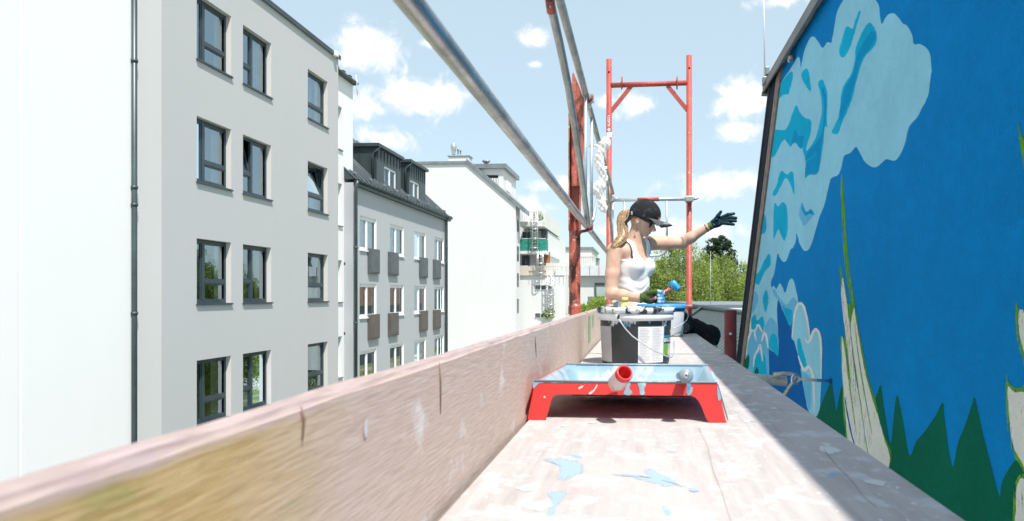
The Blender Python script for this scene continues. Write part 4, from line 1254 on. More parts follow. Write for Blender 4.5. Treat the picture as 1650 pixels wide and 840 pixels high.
M['deck'] = deck_mat()
XL, XRt = -.244, .392
YJ = 3.17
for (y0, y1, lab) in ((-1.2, YJ - .006, 'near scaffold deck, pinkish paint splashed plywood under the red tray'),
                      (YJ + .006, 6.2, 'far scaffold deck the worker sits on')):
    dk = empty('scaffold_deck', (0, (y0 + y1) / 2, 0), lab, 'scaffold deck', 'scaffold decks')
    m = MB(); m.box(XL + .001, XRt - .004, y0 + .02, y1 - .02, -.012, 0); bevel(m.build('plywood_panel', M['deck'], dk), .002)
    m = MB()
    m.box(XL, XL + .03, y0, y1, -.06, -.0125); m.box(XRt - .03, XRt, y0, y1, -.06, -.0125)
    m.box(XL + .03, XRt - .03, y0, y0 + .02, -.06, -.001); m.box(XL + .03, XRt - .03, y1 - .02, y1, -.06, -.001)
    m.build('deck_frame', M['galv_dull'], dk)
    if y0 < 0:
        near_deck = dk


def edge_sheet(w3, inner, name, mat, parent):
    """thin dried paint film whose point attribute 'core' falls to 0 at the rim"""
    n = len(w3); c = sum(w3, Vector()) / n
    ring = [c + (v - c) * inner for v in w3]
    vs = list(w3) + ring
    fs = [(i, (i + 1) % n, n + (i + 1) % n, n + i) for i in range(n)] + [tuple(n + k for k in t) for t in tessellate_polygon([ring])]
    m = MB(); m.add(vs, fs); o = m.build(name, mat, parent, False)
    at = o.data.attributes.new('core', 'FLOAT', 'POINT')
    at.data.foreach_set('value', [0.0] * n + [1.0] * n)
    return o


def splash(parent, pts, mat, k, jit=1.2, name='paint_splash'):
    q = smooth_poly(pts, True, 5, jit, k)
    return edge_sheet([onZ(p.x, p.y, .0002 + .00004 * k) for p in q], .22, name, mat, parent)


def dry_paint(name, c, dry):
    s = Mat(name, .6)
    s.col(c)
    tr = s.N.new('ShaderNodeBsdfTransparent'); mx = s.N.new('ShaderNodeMixShader')
    at = s.N.new('ShaderNodeAttribute'); at.attribute_name = 'core'
    n = s.mth('ADD', s.mth('MULTIPLY', s.noise(s.pos((1.0, .4, 1)), 210, 4, .7), .55), s.mth('MULTIPLY', s.noise(s.pos((1.0, .3, 1)), 34, 4, .6), .45))
    v = s.mth('ADD', n, s.mth('MULTIPLY', s.mth('ADD', at.outputs['Fac'], -.34), .46))
    s.L.new(s.ramp(v, dry - .012, dry + .012), mx.inputs[0]); s.L.new(tr.outputs[0], mx.inputs[1]); s.L.new(s.b.outputs[0], mx.inputs[2])
    s.L.new(mx.outputs[0], s.out.inputs[0]); return s.m


M['dry_blue'] = dry_paint('dried_pale_blue_paint', lin(.31, .41, .485), .50)
M['dry_blue2'] = dry_paint('thin_dried_blue_paint', lin(.30, .40, .48), .54)
M['dry_white'] = dry_paint('dried_white_paint', lin(.60, .585, .575), .52)
splash(near_deck, [(868, 737), (905, 735), (935, 742), (950, 752), (944, 766), (915, 777), (895, 780), (899, 762), (890, 746)], M['dry_blue'], 1)
splash(near_deck, [(875, 790), (900, 782), (925, 785), (918, 800), (900, 815), (884, 850), (870, 850), (884, 805)], M['dry_blue2'], 2)
splash(near_deck, [(975, 764), (1010, 763), (1045, 770), (1035, 757), (1050, 752), (1068, 760), (1090, 771), (1112, 786), (1120, 790), (1085, 788), (1050, 780), (1010, 770)], M['dry_blue'], 3)
splash(near_deck, [(830, 812), (870, 806), (905, 812), (880, 822), (840, 822)], M['dry_white'], 5)
splash(near_deck, [(820, 840), (880, 828), (960, 834), (1040, 832), (1060, 850), (900, 860)], M['dry_white'], 6)
splash(near_deck, [(1228, 629), (1240, 630), (1242, 633), (1232, 633)], M['dry_blue'], 7, .3)
splash(near_deck, [(1000, 704), (1012, 706), (1006, 710), (996, 708)], M['dry_white'], 9, .3)
splash(near_deck, [(1312, 716), (1345, 718), (1368, 728), (1345, 736), (1318, 729)], M['dry_white'], 10, .6)
random.seed(77)
for k in range(26):                                       # drips and spots of white emulsion
    x, y = random.uniform(XL + .08, XRt - .05), random.uniform(.75, 3.0)
    r_ = random.uniform(.004, .016); nn = 9
    edge_sheet([Vector((x + r_ * random.uniform(.6, 1.3) * math.cos(t), y + r_ * 1.6 * random.uniform(.6, 1.3) * math.sin(t), .0007 + k * .000008)) for t in np.linspace(0, 6.283, nn, endpoint=False)],
               .5, 'paint_spot', M['dry_white'] if k % 6 else M['dry_blue'], near_deck)
# hairline crack in the plywood
cr = [onZ(x, y, .0016) for (x, y) in ((1126, 690), (1140, 718), (1150, 760), (1162, 790), (1180, 845))]
m = MB(); m.tube(cr, .0002, 4); m.build('crack', simple('dark_crack', lin(.34, .28, .26), .9), near_deck)
cr = [onZ(x, y, .0016) for (x, y) in ((1328, 725), (1350, 752), (1372, 775), (1392, 800), (1412, 818))]
m = MB(); m.tube(cr, .0003, 4); m.build('crack', simple('dark_crack_line', lin(.2, .17, .165), .9), near_deck)

# -------- toe boards
def wood_mat():
    s = Mat('weathered_toe_board', .8, 0, .3)
    p = s.pos()
    grain = s.noise(s.pos((12, 2.6, 44)), 7, 8, .68, .35)
    ring = s.noise(s.pos((2, .25, 9)), 5, 4, .6, .6)
    a = s.mix(s.ramp(grain, .36, .66), lin(.48, .365, .30), lin(.64, .54, .475))
    a = s.mix(s.ramp(ring, .40, .66, 0, .6), a, lin(.58, .44, .375))
    ws = s.noise(s.pos((1, 1, 1), (3, 0, 0)), 11, 5, .6)
    a = s.mix(s.ramp(ws, .60, .72, 0, .8), a, lin(.70, .67, .655))
    # bare yellow wood and green paint near the camera end
    yv = s.axis(p, 1); zv = s.axis(p, 2)
    wob = s.mth('ADD', yv, s.mth('MULTIPLY', s.mth('ADD', s.noise(p, 14, 3), -.5), .10))
    wob = s.mth('ADD', wob, s.mth('MULTIPLY', zv, -.35))
    bare = s.mix(s.ramp(grain, .34, .66), lin(.42, .28, .11), lin(.64, .48, .24))
    grn = s.noise(s.pos((1, 3, 8), (0, 0, 5)), 5, 4, .6)
    bare = s.mix(s.ramp(grn, .54, .70, 0, .6), bare, lin(.24, .29, .06))
    top = s.ramp(zv, .178, .185)                       # the top edge stays pinkish grey
    f = s.mth('MULTIPLY', s.ramp(wob, .52, .34), s.mth('SUBTRACT', 1.0, top))
    a = s.mix(f, a, bare)
    a = s.mix(s.mth('MULTIPLY', s.ramp(ws, .45, .6), s.mth('MULTIPLY', top, .7)), a, lin(.55, .44, .46))
    a = s.mix(s.mth('MULTIPLY', s.ramp(zv, .184, .189), .8), a, s.mix(s.ramp(grain, .35, .65), lin(.25, .19, .19), lin(.40, .32, .32)))  # top face painted darker to offset the sun falling on it
    s.col(a); s.bump(s.mth('ADD', grain, s.mth('MULTIPLY', ring, .4)), .35, .003)
    return s.m


M['toe'] = wood_mat()
zt0 = .190
for (y0, y1, lab) in ((-1.2, 3.18, 'long weathered wooden toe board along the near deck edge'), (3.21, 6.2, 'toe board with green paint streaks beside the far deck')):
    tb = empty('toe_board', (-.264, (y0 + y1) / 2, 0), lab, 'toe board', 'wooden toe boards')
    m = MB()
    n = 60; random.seed(int(y1 * 10)); vs = []
    for i in range(n + 1):                                 # slightly worn, uneven top edges
        y = y0 + (y1 - y0) * i / n; j = lambda s=.0012: random.uniform(-s, s)
        vs += [(-.251, y, -.045), (-.251, y, zt0 - .005 + j()), (-.255 + j(), y, zt0 + j()), (-.274 + j(), y, zt0 + j()), (-.278, y, zt0 - .005 + j()), (-.278, y, -.045)]
    fs = []
    for i in range(n):
        for k in range(6):
            k2 = (k + 1) % 6; fs.append((i * 6 + k, i * 6 + k2, i * 6 + 6 + k2, i * 6 + 6 + k))
    fs += [tuple(range(6)), tuple(range(n * 6 + 5, n * 6 - 1, -1))]
    m.add(vs, fs); m.build('board', M['toe'], tb)
    if y0 > 0:
        for (ya_, yb_g, za_, zb_g) in ((3.22, 3.40, .03, .185), (3.5, 3.62, .10, .18)): edge_sheet([Vector((-.2502, y_, z_)) for y_, z_ in ((ya_, za_), ((ya_ + yb_g) / 2, za_ - .01), (yb_g, za_), (yb_g + .01, (za_ + zb_g) / 2), (yb_g, zb_g), (ya_, zb_g), (ya_ - .005, (za_ + zb_g) / 2))], .5, 'green_paint_patch', dry_paint('green_paint_streak', lin(.22, .36, .16), .55), tb)
    else:
        for (px_, py0_, py1_) in ((485, 655, 712), (708, 583, 668), (862, 540, 575)):     # dark cracks and scars in the board
            a = onX(px_, py0_, -.2495); b = onX(px_ + 2, py1_, -.2495)
            m = MB(); m.tube([a, a.lerp(b, .4) + Vector((0, .004, 0)), b], [.0004, .0012, .0004], 6); m.build('wood_scar', simple('dark_wood_scar', lin(.24, .16, .12), .9), tb)
        for (px_, py0_, r_) in ((590, 690, .006), (797, 667, .003)):
            a = onX(px_, py0_, -.2494)
            edge_sheet([a + Vector((0, r_ * random.uniform(.7, 1.2) * math.cos(t), r_ * 1.7 * random.uniform(.7, 1.2) * math.sin(t))) for t in np.linspace(0, 6.283, 10, endpoint=False)], .5, 'paint_spot', M['dry_white'], tb)

# -------- near left guard post (rusty red, rail hooks, pointed blade)
YPo = 3.15
po = empty('guard_post', (-.305, YPo, 0), 'rusty red guard post with hooks holding the near rails', 'guard post')
pc = Vector((onY(926, 476, YPo).x, YPo, 0))
zc = onY(926, 491, YPo).z
m = MB()
m.lathe([(.024, GROUND_Z), (.024, zc - .045)], pc, 24); m.lathe([(.024, zc - .045), (.0305, zc - .045)], pc, 24); m.lathe([(.0305, zc - .045), (.030, zc - .008)], pc, 24); m.lathe([(.030, zc - .008), (.0245, zc + .004)], pc, 24)
m.build('lower_tube', M['red_rusty'], po)
zk = onY(926, 178, YPo).z; zm = onY(926, 368, YPo).z
# folded channel: back web, two flanges, open towards the camera right
zb, ztp = zc, onY(926, 178, YPo).z
def prism(mb, poly, z0, z1, c):
    n = len(poly); vs = [(c.x + x, c.y + y, z0) for x, y in poly] + [(c.x + x, c.y + y, z1) for x, y in poly]
    mb.add(vs, [tuple(range(n))[::-1], tuple(range(n, 2 * n))] + [(i, (i + 1) % n, n + (i + 1) % n, n + i) for i in range(n)])
m = MB()
hexa = [(-.025, -.012), (-.010, -.025), (.012, -.024), (.025, -.008), (.025, .02), (.0, .027), (-.025, .02)]
prism(m, hexa, zb, onY(926, 372, YPo).z, pc)
m.build('post_tube', M['red_rusty'], po)
m = MB()
chan = [(-.027, -.022), (-.021, -.022), (-.021, .018), (.021, .018), (.021, -.004), (.027, -.004), (.027, .024), (-.027, .024)]
prism(m, chan, onY(926, 372, YPo).z, zk - .02, pc)
m.build('channel', M['red_rusty'], po)
# blade: a plate that widens upward to the upper hook and then tapers to a point
bl = [(921, 300), (938, 300), (941, 240), (944, 205), (946, 178), (941, 160), (933, 138), (924, 117), (922, 119), (921, 160)]
m = MB(); n = len(bl)
vs = [onY(x, y, YPo - .030) for x, y in bl] + [onY(x, y, YPo - .024) for x, y in bl]
m.add(vs, [tuple(range(n)), tuple(range(2 * n - 1, n - 1, -1))] + [(i, (i + 1) % n, n + (i + 1) % n, n + i) for i in range(n)])
m.build('blade', M['red_rusty'], po)
rails_X = -.25
up_p = onX(951, 178, rails_X); lo_p = onX(945, 364, rails_X)
for q, nm in ((up_p, 'rail_hook'), (lo_p, 'rail_hook')):
    m = MB(); pts = [Vector((pc.x + .012, YPo - .02, q.z - .05)), Vector((pc.x + .03, YPo - .02, q.z - .026)), Vector((q.x, YPo - .02, q.z - .022)), Vector((q.x + .022, YPo - .02, q.z - .012)), Vector((q.x + .026, YPo - .02, q.z + .006))]
    m.tube(pts, [.008, .008, .007, .007, .006], 8); m.build(nm, M['red_dark'], po)

# -------- right stub standard
rs = empty('scaffold_standard', (.42, 3.2, 0), 'short dark red scaffold standard sticking up past the deck edge', 'scaffold post')
YS = 3.24
c = onY(1177, 500, YS)
m = MB(); m.lathe([(.0285, GROUND_Z), (.0285, c.z), (.024, c.z), (.024, c.z - .05)], (c.x, YS, 0), 28); m.build('tube', M['red_dark'], rs)
bo = onY(1177, 538.5, YS - .03); m = MB(); m.lathe([(.0, 0), (.0075, 0), (.0075, .008), (.004, .010), (0, .010)], bo, 6, ax=(0, -1, .1), smooth=False); m.build('bolt', M['bright_steel'], rs)

# -------- guard rails, near bay
gr = empty('guard_rail_frame', (rails_X, 1.5, .6), 'thick blurred near guard rails running up over the camera', 'guard rail', 'guard rails')
r0 = .0142
def along_rail(px0, py0, Y0, Y1, mat, name, parent, r, X=rails_X):
    q = onX(px0, py0, X); m = MB(); m.tube([(q.x, Y0, q.z), (q.x, (Y0 + Y1) / 2, q.z), (q.x, Y1, q.z)], r, 20)
    return m.build(name, mat, parent)
along_rail(945, 364, -1.2, YPo + .16, M['galv'], 'lower_rail', gr, r0)
along_rail(951, 178, -1.2, YPo + .10, M['galv_dull'], 'upper_rail', gr, r0)
a = onX(945, 342, rails_X + .012); b = onX(886, 0, rails_X + .004); bb = onX(916, 140, rails_X + .010); e = b + (b - bb) * .9
m = MB(); cur = [a + Vector((0, .05, -.05)), a, a.lerp(bb, .5) + Vector((.002, 0, .0)), bb, bb.lerp(b, .5) + Vector((.0, .0, .006)), b]
m.tube(cur, .0128, 16); dg = m.build('diagonal_brace', M['galv_dull'], gr)
m = MB(); b2_ = onX(888.5, 19, rails_X + .004); m.tube([b2_, b, e], .0134, 16); m.build('red_brace_end', M['red_rusty'], gr)
m = MB(); v1 = onX(943.5, 200, rails_X); m.tube([(v1.x, v1.y, up_p.z), (v1.x, v1.y, lo_p.z)], .0075, 10); m.build('end_upright', M['galv_thin'], gr)
# coupling knuckle on the upper rail
m = MB(); q = Vector((rails_X, YPo + .02, up_p.z)); m.tube([q + Vector((0, -.03, 0)), q + Vector((0, .05, 0))], .0185, 14); m.box(q.x + .008, q.x + .03, q.y - .015, q.y + .02, q.z - .012, q.z + .022)
m.build('rail_end_fitting', M['galv_dull'], gr)

# -------- guard rails, far bay
YF = 6.1
gf = empty('guard_rail_frame', (rails_X, 4.6, .6), 'far bay guard rails between rusty post and red end frame', 'guard rail', 'guard rails')
along_rail(951, 178, YPo + .12, YF, M['galv_dull'], 'upper_rail', gf, .0142)
along_rail(945, 364, YPo + .18, YF, M['galv_dull'], 'lower_rail', gf, .0142)
v2 = onX(953, 200, rails_X)
m = MB(); m.tube([(v2.x, v2.y, up_p.z), (v2.x, v2.y, lo_p.z)], .0085, 10); m.build('end_upright', M['galv_thin'], gf)
m = MB(); a = onX(955, 356, rails_X + .008); b = onX(963, 318, rails_X + .008); m.tube([a, b], .0085, 10); m.build('short_brace', M['galv_thin'], gf)
m = MB(); a = onX(976, 270, rails_X + .012); b = onX(987, 392, rails_X + .012); m.tube([a, b], .011, 10); m.build('diagonal_brace', M['galv_dull'], gf)
m = MB(); a = onX(988.5, 322, rails_X); m.tube([(a.x, a.y - .1, a.z), (a.x, a.y - .1, lo_p.z)], .006, 8); m.build('end_upright', M['galv_thin'], gf)

# -------- far end frame
ff = empty('scaffold_end_frame', (.07, YF, 0), 'tall orange red scaffold frame closing the far end of the deck', 'scaffold frame')
rS = .0245
xa, xb = onY(981.3, 300, YF).x, onY(1110.3, 300, YF).x
zc = onY(981, 491, YF).z
for xx, ty in ((xa, 94.5), (xb, 91.5)):
    ztop = onY(1045, ty, YF).z
    m = MB(); m.lathe([(rS, GROUND_Z), (rS, zc - .04), (rS * 1.16, zc - .04), (rS * 1.16, zc), (rS, zc + .004), (rS, ztop), (rS * .82, ztop), (rS * .82, ztop - .06)], (xx, YF, 0), 24)
    st_ = m.build('standard', M['red_far'], ff)
    m = MB(); m.lathe([(0, 0), (.0085, 0), (.0085, .0012), (0, .0012)], (xx + .0015, YF - rS - .0002, ztop - .118), 12, ax=(0, -1, 0)); m.build('pin_hole', simple('dark_pin_hole', lin(.01, .008, .008), .9), st_)
    m = MB(); m.lathe([(rS * 1.18, 0), (rS * 1.2, .006), (rS * 1.18, .012)], (xx, YF, zc - .012), 20); m.build('pale_ring', simple('pale_paint_ring', lin(.5, .38, .36), .6), st_)
zbx = onY(1045, 136, YF).z
m = MB(); m.tube([(xa + .01, YF, zbx - .002), (xb - .01, YF, zbx + .004)], .0225, 20); m.build('transom', M['red_far'], ff)
for px_ in (1002, 1091):
    q = onY(px_, 134, YF); m = MB()
    m.tube([(q.x + .001 * math.cos(t), YF + .034 * math.sin(t), q.z + .053 * math.cos(t)) for t in np.linspace(0, 6.283, 17)], .006, 8, cap=False)
    m.build('transom_pin', M['red_far'], ff)
za = onY(1045, 180, YF).z
for xx, sgn, px_ in ((xa, 1, 1015), (xb, -1, 1078)):
    q = onY(px_ + sgn * 2.5, 138.5, YF)
    m = MB(); a = Vector((xx + sgn * .012, YF, za)); b = Vector((q.x, YF, q.z)); d = (b - a).normalized(); nn = Vector((-d.z, 0, d.x)) * .018
    vs = []
    for yy in (-.006, .006): vs += [a + nn + Vector((0, yy, 0)), b + nn + Vector((0, yy, 0)), b - nn + Vector((0, yy, 0)), a - nn + Vector((0, yy, 0))]
    m.add(vs, [(0, 1, 2, 3), (7, 6, 5, 4), (0, 4, 5, 1), (1, 5, 6, 2), (2, 6, 7, 3), (3, 7, 4, 0)]); m.build('corner_brace', M['red_far'], ff)
m = MB(); m.tube([(xa, YF, -.10), (xb, YF, -.10)], .0225, 14); m.build('deck_transom', M['red_far'], ff)
# sticker on the left standard: red band, white logo and lettering, white lower field
stk_red = simple('sticker_red', lin(.62, .06, .05), .5, 0, .05); stk_wh = simple('sticker_white', lin(.8, .79, .78), .5, 0, .03)
def wrap(z0, z1, a0, a1, r, c, mat, name, parent, n=14):
    m = MB(); vs = []
    for i in range(n + 1):
        t = a0 + (a1 - a0) * i / n
        vs += [(c[0] + r * math.sin(t), c[1] - r * math.cos(t), z0), (c[0] + r * math.sin(t), c[1] - r * math.cos(t), z1)]
    m.add(vs, [(2 * i, 2 * i + 2, 2 * i + 3, 2 * i + 1) for i in range(n)], 0, True); return m.build(name, mat, parent, False)
zz = lambda y: onY(981, y, YF).z
sk = wrap(zz(214), zz(185), -1.5, 1.5, rS + .0006, (xa, YF), stk_red, 'sticker', ff)
wrap(zz(222), zz(214), -1.5, 1.5, rS + .0006, (xa, YF), stk_wh, 'sticker_white_field', sk)
def text_mesh(txt, size, mat, name, parent, mapper, bold=0.0):
    cu = bpy.data.curves.new('t', 'FONT'); cu.body = txt; cu.size = size; cu.offset = bold; cu.align_x = 'CENTER'; cu.align_y = 'CENTER'; cu.resolution_u = 3
    o = bpy.data.objects.new('t', cu); COL.objects.link(o)
    dg_ = bpy.context.evaluated_depsgraph_get(); me = bpy.data.meshes.new_from_object(o.evaluated_get(dg_))
    bpy.data.objects.remove(o); bpy.data.curves.remove(cu)
    for v in me.vertices: v.co = mapper(v.co)
    me.materials.clear(); me.materials.append(mat); me.name = name
    oo = bpy.data.objects.new(name, me); COL.objects.link(oo); oo.parent = parent; oo.matrix_parent_inverse = parent.matrix_basis.inverted()
    return oo
def on_std(zc_, r):
    def f(co):
        t = (-co.y) / r; return Vector((xa + r * math.sin(t), YF - r * math.cos(t), zc_ + co.x))
    return f
text_mesh('RUGER', .034, stk_wh, 'lettering', sk, on_std(zz(196.2), rS + .0014), .0012)
# ring logo
m = MB(); r_ = rS + .0014; vs = []; nn = 24
for i in range(nn):
    t = 6.283 * i / nn
    for q in (.0145, .0095): a = q * math.cos(t) / r_; vs.append((xa + r_ * math.sin(a), YF - r_ * math.cos(a), zz(210) + q * math.sin(t)))
m.add(vs, [(2 * i, 2 * i + 1, (2 * i + 3) % (2 * nn), (2 * i + 2) % (2 * nn)) for i in range(nn)])
q = [(-.010, -.002), (.010, -.002), (.010, .002), (-.010, .002)]
for an in (0, 1.047, 2.094):
    vs = []
    for x, y in q:
        X_, Z_ = x * math.cos(an) - y * math.sin(an), x * math.sin(an) + y * math.cos(an); a = X_ / r_
        vs.append((xa + r_ * math.sin(a), YF - r_ * math.cos(a), zz(210) + Z_))
    m.add(vs, [(0, 1, 2, 3)])
m.build('logo', stk_wh, sk, False)
gcol = simple('grey_sticker_print', lin(.3, .3, .3), .6)
text_mesh('12', .012, gcol, 'small_print', sk, on_std(zz(216.5), rS + .0014))

# -------- end guard across the far frame
eg = empty('end_guard_rail', (.07, YF - .05, .8), 'grey end guard rail with red middle across the far frame', 'guard rail')
Yg = YF - .055
m = MB(); a, b = onY(976, 322.5, Yg), onY(1118, 320.5, Yg); m.tube([a, b], .0165, 16); m.build('top_tube', M['galv_thin'], eg)
m = MB(); m.tube([onY(1027, 321.8, Yg), onY(1062, 321.3, Yg)], .0172, 16); m.build('red_section', M['red_far'], eg)
for px_ in (1006, 1074.5):
    a, b = onY(px_, 322, Yg), onY(px_, 398 if px_ > 1040 else 412, Yg)
    m = MB(); m.tube([a, b], .0115, 12); m.build('upright', M['galv_thin'], eg)
m = MB(); a = [onY(x, y, Yg) for x, y in ((1074.5, 396), (1073, 403), (1069, 408.5), (1062, 412), (1040, 413), (1006, 412.5))]
m.tube(a, .0115, 12); m.build('lower_bend', M['galv_thin'], eg)
for px_ in (983, 1110.5):
    q = onY(px_, 321, Yg); m = MB(); m.box(q.x - .034, q.x + .034, Yg - .028, Yg + .045, q.z - .026, q.z + .026)
    cpl = bevel(m.build('coupler', M['galv_dull'], eg), .008)
    m = MB(); m.lathe([(.0, 0), (.012, 0), (.012, .03), (.006, .034), (.006, .05), (0, .05)], (q.x + .034, Yg, q.z), 8, ax=(1, 0, .1)); m.build('coupler_bolt', M['galv_dull'], cpl)

# -------- wall tie: tube stub, hooked bar and ring bolt in the mural wall
wt = empty('wall_tie', (XM - .2, 3.05, -.12), 'grey wall tie with ring bolt anchored in the mural wall', 'wall tie')
Yt = 3.1
a, b = onY(1225, 611, Yt), onY(1267, 614.5, Yt)
m = MB(); m.tube([a + (a - b) * 3, a, b], .0225, 20, cap=False); m.tube([b, a], .018, 16); m.build('tube', M['galv_dull'], wt)
hk = [onY(x, y, Yt - .03) for x, y in ((1246, 603.5), (1262, 602), (1276, 602.5), (1282, 606), (1279, 614), (1272, 624), (1262, 640))]
m = MB(); m.tube(hk, .0085, 12); m.build('hook_bar', M['galv_dull'], wt)
q = onY(1282, 611, Yt - .03)
m = MB(); m.tube([q + Vector((.019 * math.cos(t), .012 * math.cos(t), .020 * math.sin(t))) for t in np.linspace(0, 6.283, 25)], .0062, 10, cap=False); m.build('ring', M['bright_steel'], wt)
e = Vector((XM + .01, Yt - .02, onY(1326, 613.5, Yt).z))
m = MB(); m.tube([q + Vector((.02, 0, 0)), q.lerp(e, .5), e], .0062, 12); m.build('bolt_shaft', M['galv_dull'], wt)
m = MB(); m.tube([q.lerp(e, .55), e], .0070, 12); m.build('painted_bolt_end', simple('blue_painted_bolt', lin(.01, .13, .33), .6), wt)
m = MB(); m.lathe([(.011, 0), (.013, .004), (.011, .010)], e - Vector((.018, 0, 0)), 12, ax=(1, 0, 0)); m.build('wall_plug', simple('dark_blue_plug', lin(.005, .05, .16), .7), wt)

# -------- plastic film knotted round the far upper rail
pl = Mat('translucent_white_film', .8, 0, .2)
pl.col(lin(.85, .845, .82)); tr = pl.N.new('ShaderNodeBsdfTranslucent'); tr.inputs['Color'].default_value = (.85, .84, .8, 1)
mx = pl.N.new('ShaderNodeMixShader'); mx.inputs[0].default_value = .35
pl.L.new(pl.b.outputs[0], mx.inputs[1]); pl.L.new(tr.outputs[0], mx.inputs[2]); pl.L.new(mx.outputs[0], pl.out.inputs[0])
FILM = pl.m

# ================================================================== PAINTING GEAR
def plastic(name, c, rough=.35, splat=None, thr=.62, scale=20, topz=None):
    s = Mat(name, rough); p = s.pos(); n = s.noise(p, 6, 4)
    a = s.mix(s.ramp(n, .35, .65), tuple(x * .93 for x in c[:3]) + (1,), tuple(min(1, x * 1.05) for x in c[:3]) + (1,))
    if splat:
        for i, (col, t, sc) in enumerate(splat):
            q = s.noise(s.pos((1, 1, .55), (i * 3.3, i, 2 * i)), sc, 5, .62)
            if topz: q = s.mth('ADD', q, s.ramp(s.axis(p, 2), topz[0], topz[1], 0, topz[2]))
            a = s.mix(s.ramp(q, t, t + .035), a, col)
    s.col(a); s.bump(n, .05, .002); return s.m


TRED = plastic('red_tray_plastic', lin(.60, .035, .03), .32, [(lin(.72, .42, .40), .70, 16), (lin(.40, .58, .70), .735, 12)])
TBLUE = plastic('pale_blue_wet_paint', lin(.22, .33, .40), .5, [(lin(.36, .42, .455), .55, 11), (lin(.17, .29, .37), .58, 24)])
tr_ = empty('paint_tray', (0.03, 1.65, 0), 'red plastic roller tray smeared with pale blue paint on the deck', 'paint tray')
fy = lambda py: 1.462 + (677 - py) / 63 * .020
def fp(x, y, off=0): return onY(x, y, fy(y) - off)
arch = [(850, 677.5), (853, 660), (858, 636), (861, 620), (864, 615), (1010, 615.5), (1153, 617), (1157, 621), (1161, 640), (1166, 662), (1170.5, 681), (1142, 681), (1137, 673), (1131, 657), (1126, 647), (1121, 641), (1114, 638),
        (1000, 637), (898, 635.5), (891, 639), (888, 646), (884, 662), (880, 674), (877, 677.8)]
m = MB(); n = len(arch)
A_ = [fp(x, y) for x, y in arch]; B_ = [v + Vector((0, .004, 0)) for v in A_]
for v, (x, y) in zip(A_, arch):
    if y > 676: v.z = .001
for v, (x, y) in zip(B_, arch):
    if y > 676: v.z = .001
m.add(A_ + B_, [tuple(t) for t in tessellate_polygon([A_])] + [tuple(n + i for i in t[::-1]) for t in tessellate_polygon([A_])] + [(i, (i + 1) % n, n + (i + 1) % n, n + i) for i in range(n)])
m.build('front_legs', TRED, tr_)
xl, xr = onY(864, 615, 1.482).x, onY(1153, 617, 1.482).x
zf = onY(1010, 615.5, 1.482).z
yb = 1.875; xlb, xrb = onY(912, 588, yb).x, onY(1141, 589, yb).x; zbk = onY(1030, 588.5, yb).z
prof_y = [(0, 0), (.03, -.010), (.08, -.016), (.55, -.052), (.62, -.062), (.90, -.064), (.96, -.03), (1, 0)]
sx = [(0, 0), (.035, .15), (.075, .75), (.11, 1), (.25, 1), (.5, 1.02), (.75, 1), (.89, 1), (.925, .75), (.965, .15), (1, 0)]
m = MB(); vs = []
for (t, dz_) in prof_y:
    yy = 1.482 + (yb - 1.482) * t; a = xl + (xlb - xl) * t; b = xr + (xrb - xr) * t; z0 = zf + (zbk - zf) * t
    for (s_, k) in sx: vs.append((a + (b - a) * s_, yy, z0 + (dz_ * k if 0 < t < 1 else 0)))
W = len(sx)
m.add(vs, [(i * W + j, i * W + j + 1, (i + 1) * W + j + 1, (i + 1) * W + j) for i in range(len(prof_y) - 1) for j in range(W - 1)], 0, True)
o = m.build('basin', [TBLUE, TRED], tr_)
md = o.modifiers.new('s', 'SOLIDIFY'); md.thickness = .003; md.offset = -1 if o.data.polygons[0].normal.z > 0 else 1; md.material_offset = 1; md.material_offset_rim = 0
for sgn, (xa_, xb_) in ((-1, (xl, xlb)), (1, (xr, xrb))):           # outer side skirts, tall at the legs
    m = MB(); vs = []
    for t in np.linspace(0, 1, 9):
        yy = 1.482 + (yb - 1.482) * t; x = xa_ + (xb_ - xa_) * t; z = zf + (zbk - zf) * t; dn = .078 * max(.28, 1 - 3.2 * t)
        vs += [(x, yy, z + .001), (x + sgn * .007, yy, z - .002), (x + sgn * .020 * dn / .078 + sgn * .006, yy - .012 * (t < .1), z - dn)]
    m.add(vs, [(3 * i + j, 3 * i + j + 1, 3 * i + j + 4, 3 * i + j + 3) for i in range(8) for j in range(2)], 0, True)
    o = m.build('side_skirt', plastic('smeared_red_tray_side', lin(.60, .035, .03), .32, [(lin(.40, .60, .74), .40, 9)]) if sgn > 0 else TRED, tr_)
    md = o.modifiers.new('s', 'SOLIDIFY'); md.thickness = .0025
m = MB(); m.tube([(xl - .004, 1.480, zf + .001), (xr + .004, 1.480, zf + .001)], .0018, 8); m.build('front_lip', TBLUE, tr_)
m = MB(); m.tube([(xlb, yb, zbk + .001), (xrb, yb, zbk + .001)], .003, 8); m.build('back_lip', TBLUE, tr_)
for pts, mt in (([(1009, 616), (1016, 617), (1014, 626), (1019, 632), (1014, 637), (1005, 635), (1008, 626)], TBLUE),
                ([(1028, 617), (1041, 617), (1038, 627), (1039, 635), (1032, 636), (1030, 626)], TBLUE),
                ([(1105, 612), (1114, 612), (1112, 623), (1110, 635), (1106, 633), (1107, 622)], plastic('blue_drip_paint', lin(.06, .30, .50), .3)),
                ([(860, 613), (870, 615), (864, 622), (859, 626)], TBLUE), ([(1109, 626), (1116, 624), (1114, 634), (1108, 637)], TBLUE),
                ([(1156, 622), (1162, 640), (1158, 646), (1156, 636)], TBLUE)):
    q = smooth_poly(pts, True, 4, .2, 3); w3 = [fp(p.x, p.y, .0015) for p in q]
    m = MB(); m.add(w3, [tuple(t) for t in tessellate_polygon([w3])]); m.build('paint_drip', mt, tr_, False)
